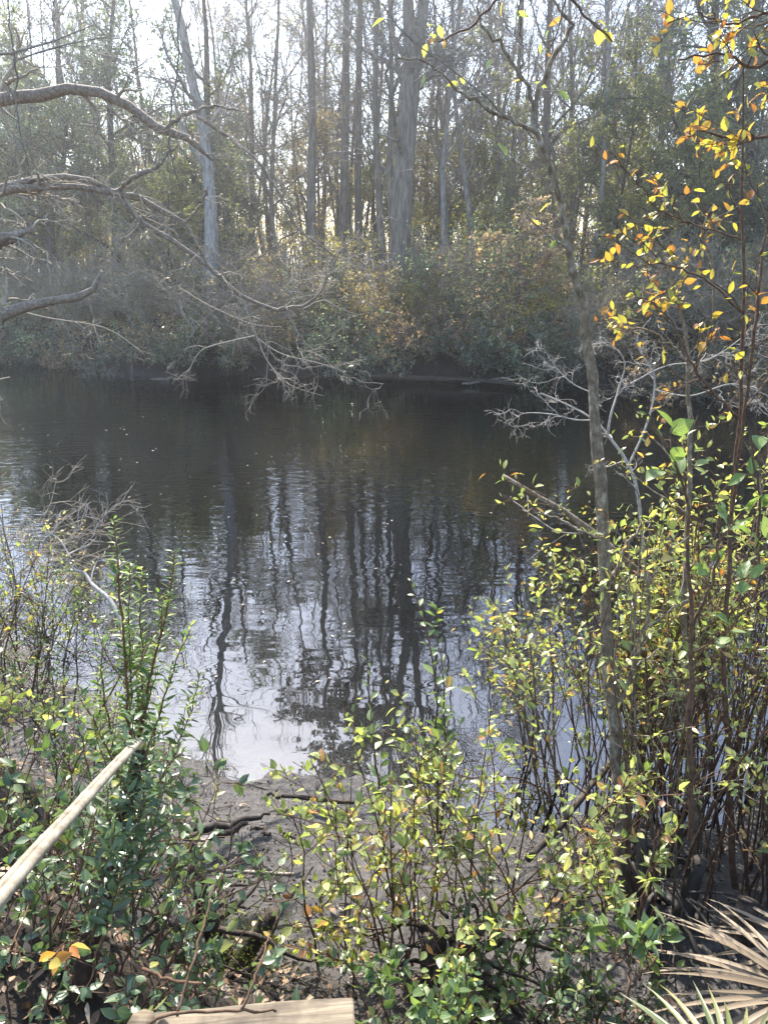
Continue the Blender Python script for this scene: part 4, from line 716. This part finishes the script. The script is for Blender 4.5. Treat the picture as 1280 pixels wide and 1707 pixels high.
# brambly dead stems of the thicket, one thing: too many thin canes to count
m_ = MB(); n = 190; x = rng.uniform(1.1, 3.2, n); y = rng.uniform(2.6, 5.0, n); k_ = y < near_shore(x) + .7; x, y = x[k_], y[k_]; S = np.stack([x, y, ground(x, y) - .05], 1); n = len(x)
P = grow(S, np.array([[0, 0, 1.]]) + rng.normal(0, .16, (n, 3)), rng.uniform(.8, 2.0, n), 9, .07); R = taper(rng.uniform(.003, .009, n), 9, .35); m_.tubes(P, R, 5); P1, R1 = branch(P, R, 5, .4, 1, .8, .4, .6, 6, .2); m_.tubes(P1, np.maximum(R1, .0014), 3)
tag(m_.build('dead_canes', B_stem), 'mass of thin brown dead canes filling the foot of the right thicket', 'canes', kind='stuff')
# white bare twig bush behind the sapling
twigs_from('bare_white_bush', 'leafless white twigged bush over the water behind the sapling', gpt(1.55, 4.5), [
    [(1075, 960, 4.6, 12), (1065, 840, 4.7, 12), (1050, 780, 4.8, 11), (1020, 735, 4.9, 10), (990, 700, 5, 8), (940, 672, 5.1, 5), (900, 655, 5.2, 3)], [(1012, 725, 4.9, 9), (1018, 690, 4.9, 8), (1030, 650, 5, 6), (1040, 600, 5, 4), (1000, 560, 5, 2.5)],
    [(990, 700, 5, 7), (960, 700, 5, 5), (915, 690, 5.1, 4), (870, 690, 5.2, 2.5), (845, 710, 5.2, 1.5)], [(1045, 780, 4.8, 8), (1080, 700, 4.9, 7), (1090, 630, 5, 6), (1060, 570, 5, 4), (1085, 530, 5, 2.5)], [(1050, 640, 5, 6), (1110, 610, 5, 5), (1180, 600, 5, 4), (1240, 560, 5, 3)], [(1090, 650, 5, 6), (1150, 660, 4.8, 5), (1220, 640, 4.8, 4), (1280, 660, 4.8, 3)],
    [(1000, 660, 5, 5), (955, 640, 5.1, 4), (925, 610, 5.2, 3), (905, 580, 5.2, 2)]], B_twigp, 7, .25, 4, .14, (0, 0, .0), wob=.3, rmin=.0013, rs=.5, cat='bush', n3=3)
# the sapling
sb = gpt(1.22, 2.92)
traced_tree('river_sapling', 'slender lichen spotted sapling rising from the right bank and forking near the top', 'tree', sb, [
    [(1062, 1580, 2.75, 38), (1045, 1500, 2.85, 36), (1036, 1350, 3.0, 31), (1022, 1200, 3.15, 27), (1012, 1050, 3.3, 25), (1008, 900, 3.4, 24), (997, 750, 3.5, 22), (984, 620, 3.6, 20), (968, 500, 3.65, 17), (948, 400, 3.7, 15), (930, 320, 3.75, 13), (908, 250, 3.8, 12), (888, 205, 3.8, 11)],
    [(897, 226, 3.8, 9), (880, 212, 3.8, 9), (862, 205, 3.8, 9), (830, 190, 3.8, 8), (800, 172, 3.8, 8), (768, 156, 3.8, 6), (742, 128, 3.8, 5), (705, 104, 3.8, 4), (660, 98, 3.8, 2.5)],
    [(893, 222, 3.8, 10), (890, 200, 3.8, 10), (893, 165, 3.8, 10), (908, 125, 3.8, 10), (932, 78, 3.8, 9), (953, 40, 3.85, 7), (935, 18, 3.85, 6), (915, -20, 3.9, 4), (890, -90, 3.9, 3)],
    [(890, 215, 3.8, 9), (884, 160, 3.85, 8), (860, 115, 3.9, 7), (835, 75, 3.9, 6), (808, 50, 3.9, 5), (792, -10, 3.95, 4), (780, -90, 4, 3)],
    [(868, 135, 3.85, 5), (869, 80, 3.85, 5), (866, 0, 3.85, 4), (864, -80, 3.85, 3)],
    [(935, 340, 3.75, 7), (925, 300, 3.7, 7), (924, 260, 3.7, 6), (905, 225, 3.7, 3)],
    [(1010, 980, 3.35, 10), (1030, 940, 3.4, 9), (1050, 900, 3.45, 7), (1090, 860, 3.5, 4)],
    [(1020, 1190, 3.15, 9), (1050, 1130, 3.1, 9), (1075, 1040, 3.1, 7), (1080, 950, 3.15, 5)],
    [(1004, 905, 3.4, 8), (960, 880, 3.45, 6), (915, 860, 3.5, 5), (870, 850, 3.5, 3)]], B_sap, B_twig, (3.4, .42, .15, .16, (0, 0, .03), 3, 0), tw_min=.0019, leafmat_=L_yel, leafn=1, leafL=.062, wl=.5, rs=.82)
# orange leaved shoots at right
def leafy_stem(name, label, pts_list, base, mat, stem, n1, L, leafn, leafL, t0=.35, wl=.5, cat='sapling', tr=(0, 0, .03), wob=.15, rs=1.):
    r = empty(name, base, label, cat); o = np.array(base); PR = [trace(p, 22, .004) for p in pts_list]; P = np.concatenate([a for a, _ in PR]) - o; R = np.concatenate([b for _, b in PR]) * rs; st = MB(); lf = MB(); st.tubes(P, R, 7)
    P1, R1 = branch(P, R, n1, t0, 1, .8, L, .55, 7, wob, tr, end=.35, jit=.4); st.tubes(P1, np.maximum(R1, .002), 5); P2, R2 = branch(P1, R1, 2, .3, 1, .7, L * .5, .6, 5, wob, tr); st.tubes(P2, np.maximum(R2, .0015), 4)
    for a_, b_ in ((P1, R1), (P2, R2)): S, d, nn = leafpos(a_, b_, leafn, .35, 1); Ls = leafL * (.6 + .6 * rng.random(len(S))); lf.leaves(S, d, nn, Ls, Ls * wl, fine=True)
    st.build('stem', stem, r); lf.build('foliage', mat, r); return r
leafy_stem('orange_leaved_sapling', 'tall thin sapling with scattered orange and yellow leaves at the right', [
    [(1225, 1480, 2.9, 18), (1215, 1300, 3.0, 15), (1205, 1100, 3.1, 12), (1215, 900, 3.2, 11), (1232, 700, 3.25, 10), (1238, 500, 3.3, 8), (1236, 330, 3.35, 7), (1240, 180, 3.4, 5), (1238, 110, 3.4, 3)],
    [(1218, 860, 3.2, 9), (1240, 690, 3.15, 8), (1262, 520, 3.1, 8), (1268, 420, 3.1, 6), (1290, 300, 3.1, 4), (1310, 150, 3.1, 3)], [(1234, 520, 3.3, 6), (1180, 470, 3.3, 5), (1110, 440, 3.3, 4), (1060, 445, 3.35, 2.5)], [(1236, 400, 3.35, 5), (1170, 380, 3.3, 4), (1100, 350, 3.3, 3.5), (1060, 300, 3.3, 2.5)],
    [(1232, 700, 3.25, 7), (1160, 620, 3.25, 6), (1120, 540, 3.3, 5), (1080, 500, 3.3, 3)]], gpt(1.55, 2.9), L_org, B_stem, 8, .28, 2, .047, t0=.25, rs=.68)
leafy_stem('orange_leaved_sapling', 'second thin sapling with yellow leaves left of the orange leaved one', [
    [(1160, 1450, 3.0, 12), (1150, 1250, 3.1, 10), (1140, 1000, 3.3, 9), (1150, 800, 3.5, 8), (1145, 650, 3.6, 7), (1140, 560, 3.6, 6), (1120, 470, 3.6, 4), (1090, 400, 3.6, 3)], [(1145, 640, 3.6, 6), (1180, 560, 3.6, 5), (1190, 470, 3.6, 4), (1170, 380, 3.6, 3)], [(1143, 600, 3.6, 5), (1100, 560, 3.6, 4), (1060, 545, 3.6, 3)]], gpt(1.35, 3.0), L_org, B_sap, 7, .28, 2, .047)
leafy_stem('yellow_leaved_tree', 'tree at the right edge reaching orange and yellow leaved branches into the top right corner', [[(1470, 1560, 3.3, 44), (1455, 1000, 3.35, 36), (1435, 400, 3.35, 26), (1410, -100, 3.3, 16), (1390, -400, 3.3, 6)], [(1420, -40, 3.3, 9), (1330, 60, 3.3, 8), (1260, 110, 3.3, 6), (1200, 90, 3.3, 4), (1130, 100, 3.3, 3)], [(1350, 40, 3.3, 7), (1280, 20, 3.3, 5), (1220, 40, 3.3, 4), (1160, 20, 3.3, 2.5)], [(1400, 170, 3.2, 8), (1310, 220, 3.2, 6), (1230, 230, 3.2, 5), (1150, 215, 3.2, 3)]], gpt(2.5, 3.3), L_org, B_stem, 6, .26, 3, .046, cat='tree', t0=.2)
leafy_stem('overhead_branch', 'thin branch with yellow leaves hanging into the top of the picture above the fork', [[(895, -75, 3.89, 7), (930, -40, 3.6, 6), (970, 20, 3.6, 4), (1020, 70, 3.6, 3)], [(893, -70, 3.88, 6), (840, -20, 3.6, 5), (790, 40, 3.6, 4), (730, 70, 3.6, 3)]], at(893, -75, 3.89), L_yel, B_stem, 4, .26, 2, .06, cat='branch', t0=.2)
# bright big leaved plant in the thicket
leafy_stem('bigleaf_sapling', 'plant with the largest bright green leaves in the right thicket', [[(1150, 1400, 2.55, 9), (1152, 1200, 2.65, 8), (1150, 1000, 2.75, 7), (1145, 850, 2.85, 5), (1120, 760, 2.9, 4), (1080, 690, 2.95, 3)], [(1150, 1050, 2.75, 6), (1190, 960, 2.75, 5), (1200, 850, 2.8, 3)], [(1260, 1000, 2.7, 5), (1265, 850, 2.8, 4), (1250, 730, 2.85, 3)]], gpt(1.1, 2.55), L_big, B_stem, 5, .16, 1, .085, t0=.3, wl=.6)
leafy_stem('leafy_seedling', 'low plant with oval green leaves right of the sapling foot', [[(1040, 1700, 1.75, 6), (1048, 1640, 1.8, 5), (1045, 1575, 1.9, 4), (1035, 1545, 1.95, 3)], [(1048, 1650, 1.8, 5), (1090, 1600, 1.85, 4), (1110, 1585, 1.87, 3)]], gpt(.8, 1.8), L_grn, B_stem, 4, .12, 3, .065, wl=.48, cat='plant', t0=.3)
leafy_stem('leafy_seedling', 'whorled pale green plant in front of the sapling foot', [[(1005, 1560, 2.3, 5), (1008, 1480, 2.4, 4), (1010, 1400, 2.5, 3)], [(1060, 1540, 2.3, 5), (1085, 1440, 2.4, 5), (1098, 1380, 2.5, 3)]], gpt(.95, 2.3), L_mix, B_stem, 7, .13, 4, .055, wl=.36, cat='plant', t0=.3)
leafy_stem('leafy_seedling', 'small seedling with orange and yellow leaves at the lower left', [[(120, 1640, 1.3, 4), (110, 1600, 1.33, 4), (100, 1578, 1.36, 3)]], gpt(-.6, 1.3), L_org, B_stem, 3, .04, 1, .042, wl=.6, cat='plant', t0=.5)

# ------------------------------------------------------------------ palmetto fans
def fan(name, label, hub, aim, n, L, mat, spread=2.6, w=.022, rise=.3, sag=.25):
    r = empty(name, hub, label, 'palmetto'); m_ = MB(); aim = norm(np.asarray(aim, float)); up = np.array([0, 0, 1.]); sd = norm(np.cross(aim, up)); up = np.cross(sd, aim)
    for i in range(n):
        a = (i / (n - 1) - .5) * spread; d = norm(aim * math.cos(a) + sd * math.sin(a) + up * (rise * rng.normal(.5, .25))); l = L * (.85 + .2 * rng.random()) * (1 - .15 * abs(a)); K = 9; t = np.linspace(0, 1, K)
        c = d[None] * (l * t)[:, None] - np.array([0, 0, 1.])[None] * (sag * l * t ** 2.5 * (.4 + rng.random()))[:, None]; T = norm(np.gradient(c, axis=0)); s_ = norm(np.cross(T, up)); nn = np.cross(s_, T); ww = w * np.interp(t, [0, .25, .6, 1], [.35, 1, .8, .03])
        V = np.stack([c + s_ * ww[:, None] * .5 + nn * ww[:, None] * .28, c, c - s_ * ww[:, None] * .5 + nn * ww[:, None] * .28], 1).reshape(-1, 3)
        k = np.arange(K - 1) * 3; Q = np.concatenate([np.stack([k, k + 3, k + 4, k + 1], -1), np.stack([k + 1, k + 4, k + 5, k + 2], -1)]); m_.add(V, quads=Q, tone=rng.random())
    m_.build('fronds', mat, r); p = MB(); p.tubes(np.array([[0, 0, 0], -aim * L * .3 - [0, 0, .05], -aim * L * .7 - [0, 0, .3]]), np.array([.008, .009, .011]), 6); p.build('stalk', mat, r); return r
fan('palmetto_fan', 'dead tan palmetto fan spreading in from the lower right edge', at(1350, 1665, 1.85), (-1, .2, .02), 24, .54, L_pald, spread=2.2)
fan('palmetto_fan', 'second dead palmetto fan partly outside the right edge', at(1360, 1590, 2.1), (-1, .1, .0), 12, .42, L_pald, spread=1.6)
fan('palmetto_fan', 'green palmetto fan pointing up in the bottom right corner', at(1225, 1830, 1.3), (-.35, 1, .1), 17, .36, L_palm, spread=2.7, w=.02, rise=.2)

# ------------------------------------------------------------------ leaf litter, twigs, mud crumbs, floating flecks
m_ = MB(); n = 12000; x = rng.uniform(-3.2, 3.4, n); y = rng.uniform(.7, 5, n); s_ = near_shore(x) - y; keep = (s_ > rng.choice([.25, 1.1, 1.5, 1.8], n)) & ((x > .75) | (s_ > 1.35) | (rng.random(n) < .22)); x, y = x[keep], y[keep]; n = len(x)
m_.leaves(np.stack([x, y, ground(x, y) + .008 + rng.random(n) * .03], 1), norm(rng.normal(0, 1, (n, 3)) * [1, 1, .35]), norm(np.array([0, 0, 1.]) + rng.normal(0, .4, (n, 3))), rng.uniform(.02, .058, n), rng.uniform(.012, .03, n), fine=True, curl=.4)
tag(m_.build('leaf_litter', L_dead), 'brown and tan fallen leaves covering the near bank', 'leaf litter', kind='stuff')
m_ = MB(); n = 1500; x = rng.uniform(-2.8, 3, n); y = rng.uniform(1., 4.6, n); k_ = near_shore(x) - y > .15; x, y = x[k_], y[k_]; n = len(x); S = np.stack([x, y, ground(x, y) + .008], 1)
P = grow(S, norm(rng.normal(0, 1, (n, 3)) * [1, 1, .12]), rng.uniform(.03, .3, n) ** 1.2, 5, .12); P[:, :, 2] = ground(P[:, :, 0], P[:, :, 1]) + .006 + (P[:, :, 2] - P[:, :1, 2]) * .4; m_.tubes(P, taper(rng.uniform(.001, .004, n), 5, .5), 4)
tag(m_.build('fallen_twigs', B_log), 'scattered small twigs and bark bits on the mud and litter', 'twigs', kind='stuff')
m_ = MB(); n = 9000; x = rng.uniform(-2.6, 2.2, n); y = rng.uniform(1.6, 4.6, n); k_ = near_shore(x) - y > rng.choice([.1, .5, .9], n); x, y = x[k_], y[k_]; n = len(x); sz = rng.uniform(.008, .03, n)
m_.leaves(np.stack([x, y, ground(x, y) + .004 + rng.random(n) * .012], 1), norm(rng.normal(0, 1, (n, 3)) * [1, 1, .5]), norm(np.array([0, 0, 1.]) + rng.normal(0, .7, (n, 3))), sz, sz * rng.uniform(.2, .7, n), curl=.3)
tag(m_.build('mud_debris', leafmat('debris', [(.012, .008, .006), (.04, .028, .02), (.09, .06, .04), (.2, .15, .11)], [0, .6, .9, 1], trans=.1, tmul=1)), 'dark leaf crumbs and bark flakes strewn over the mud', 'debris', kind='stuff')
m_ = MB(); n = 330; y = rng.uniform(5, 20, n); x = rng.normal(-.35, .28, n) * y; k_ = (y > near_shore(x) + .3) & (y < far_shore(x) - .2); x, y = x[k_], y[k_]; n = len(x); lf_ = rng.uniform(.015, .05, n)
m_.leaves(np.stack([x, y, np.full(n, .004)], 1), norm(rng.normal(0, 1, (n, 3)) * [1, 1, 0.02]), norm(np.array([0, 0, 1.]) + rng.normal(0, .08, (n, 3))), lf_, lf_ * .5, curl=.05)
tag(m_.build('floating_leaves', flat('pale_fleck', (.25, .22, .16))), 'small pale leaf flecks floating on the dark river', 'floating leaves', kind='stuff')
